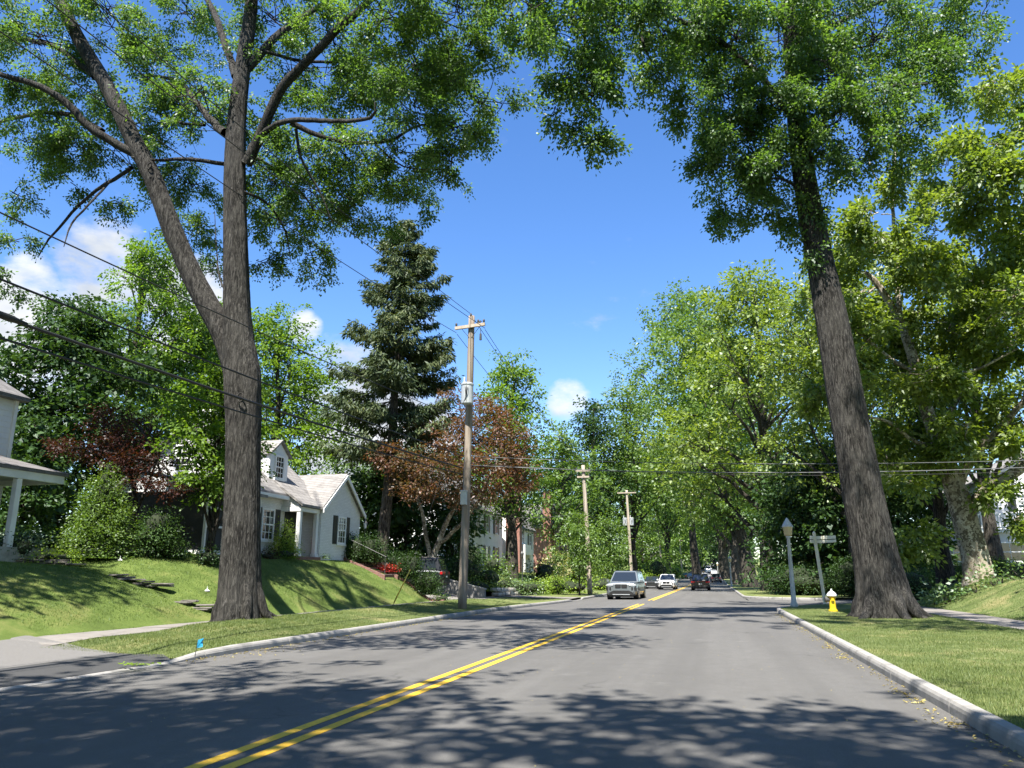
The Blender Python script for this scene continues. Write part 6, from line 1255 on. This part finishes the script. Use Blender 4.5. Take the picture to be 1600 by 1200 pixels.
# little white lawn markers and a blue flag
for (px, py, Y, lab) in ((186, 888, 22.5, 'small white cone marker high on the left lawn'), (324, 918, 22.6, 'small white cone marker beside the oak trunk')):
    x = at(px, py, Y)[0]; z = zl(x, Y); mb = MB(); mb.lathe((x, Y, z), [(.09, 0), (.015, .06), (.008, .07), (.007, .14), (0, .145)], 8); tag(obj('lawn_marker', mb, M_hw, origin=(x, Y, z)), lab, 'marker')
fx = gp(305, 1022, .17); M_bl = mottled('blue_plastic', (.02, .25, .42), (.04, .34, .52), 6, .5, bstr=0); FL = thing('marker_flag', 'small blue plastic flag in the verge beside the kerb', 'flag', fx)
mb = MB(); mb.tube([fx-np.array([0, 0, .05]), fx+np.array([.02, 0, .2])], .006, 5); obj('wire', mb, M_dkmetal, FL); mb = MB(); mb.prism([fx+np.array([.02, 0, .10]), fx+np.array([.12, .02, .12]), fx+np.array([.09, .05, .20]), fx+np.array([.13, .02, .27]), fx+np.array([.03, 0, .24])], (.0, .006, 0)); obj('flag', mb, M_bl, FL)

# ---------------------------------------------------------------- grass blades and litter
def blades(name, pts_xy, zf, hgt, wid, mat, seed, lean=.5, per=1):
    rg = np.random.default_rng(seed); n = len(pts_xy); z = zf(pts_xy[:, 0], pts_xy[:, 1]); B = np.column_stack([pts_xy, z-.01]); a = rg.uniform(0, 6.283, n); d = np.column_stack([np.cos(a), np.sin(a), np.zeros(n)]); s = np.column_stack([-np.sin(a), np.cos(a), np.zeros(n)])
    h = hgt*rg.uniform(.5, 1.35, n)[:, None]; w = wid*rg.uniform(.7, 1.3, n)[:, None]; ln = rg.uniform(.1, 1, n)[:, None]*lean
    V = np.stack([B-s*w/2, B+s*w/2, B+d*h*ln+np.array([0, 0, 1])*h*(1-.35*ln)], 1).reshape(-1, 3); return tag(obj_np(name, V, np.arange(3*n).reshape(n, 3), mat), 'short mown grass blades', 'grass', kind='stuff')
G_verge = leaf_mat('grass_blade', [(.06, .085, .028), (.10, .135, .045), (.20, .205, .09)], .35, .02, sc=.9)
G_lawn = leaf_mat('lawn_blade', [(.045, .075, .02), (.075, .12, .03), (.12, .165, .048)], .35, .02, sc=.7)
rg = np.random.default_rng(77)
def scatter(n, x0, x1, y0, y1, pw=1.0): return np.column_stack([rg.uniform(x0, x1, n), y0+(y1-y0)*rg.random(n)**pw])
p = np.vstack([scatter(85000, 2.62, 7.5, 6.5, 14), scatter(56000, 2.62, 7.5, 14, 24), scatter(35000, 2.62, 7.5, 24, 36)])
tag(blades('verge_grass', p, zright, .05, .009, G_verge, 1), 'short mown grass of the right verge')
p = np.vstack([scatter(30000, 9.05, 13, 18, 30), scatter(20000, 9.05, 14, 30, 43)]); tag(blades('lawn_grass', p, zright, .06, .014, G_lawn, 2), 'mown grass of the right lawn beside the pavement')
p = np.vstack([scatter(56000, -12.8, -9.53, 12.9, 22), scatter(36000, -12.8, -9.53, 22, 40)]); p = p[(p[:, 0] < kl(p[:, 1])-.18)]; tag(blades('verge_grass', p, zleft, .05, .012, G_verge, 3), 'mown grass of the left verge')
p = np.vstack([scatter(100000, -20.5, -14.25, 14.5, 39.2)]); tag(blades('lawn_grass', p, zleft, .05, .016, G_lawn, 4), 'mown grass of the sloping left lawn')
# ragged grass hanging over the kerb edges
def litter(name, label, pts, zf, size, mat, seed):
    rg2 = np.random.default_rng(seed); n = len(pts); z = zf(pts[:, 0], pts[:, 1])+.012; C = np.column_stack([pts, z]); a = rg2.uniform(0, 6.283, n); A = np.column_stack([np.cos(a), np.sin(a), rg2.normal(size=n)*.15]); S = np.column_stack([-np.sin(a), np.cos(a), rg2.normal(size=n)*.15]); l = size*rg2.uniform(.5, 1.3, n)[:, None]
    V = np.stack([C, C+A*l*.5+S*l*.28+np.array([0, 0, .01]), C+A*l, C+A*l*.5-S*l*.28+np.array([0, 0, .008])], 1).reshape(-1, 3); return tag(obj_np(name, V, np.arange(4*n).reshape(n, 4), mat), label, 'leaf litter', kind='stuff')
L_lit = leaf_mat('fallen_leaf', [(.10, .075, .035), (.22, .18, .07), (.32, .30, .12)], .15, .05)
q = rg.uniform(6, 34, 420); pts = np.column_stack([kr(q)-np.abs(rg.normal(size=420))*.13-.02, q]); cl_ = np.array([[2.35, 18.2], [2.3, 16.0], [2.35, 11.5], [2.38, 10.8], [2.33, 9.2]]); pts = np.vstack([pts]+[c+np.abs(rg.normal(size=(30, 2)))*np.array([-.12, .35]) for c in cl_])
litter('leaf_litter', 'yellowish fallen leaf bits along the right kerb', pts, crown, .05, L_lit, 5)
q = rg.uniform(12.6, 32, 320); pts = np.vstack([np.column_stack([kl(q)+np.abs(rg.normal(size=320))*.14+.02, q]), np.column_stack([rg.normal(size=60)*.3-8.9, rg.normal(size=60)*.9+14.5])]); litter('leaf_litter', 'yellowish fallen leaf bits along the left kerb', pts, crown, .06, L_lit, 6)
pts = np.column_stack([rg.uniform(-9, 2.3, 260), rg.uniform(5, 30, 260)]); litter('leaf_litter', 'scattered leaf specks on the asphalt', pts, crown, .022, L_lit, 7)
c = gp(213, 1038, .09); pts = c[:2]+rg.normal(size=(40, 2))*np.array([.18, .10]); litter('leaf_litter', 'fallen leafy twig on the dark apron', pts, lambda x, y: .085+0*x, .09, L_lime, 8)
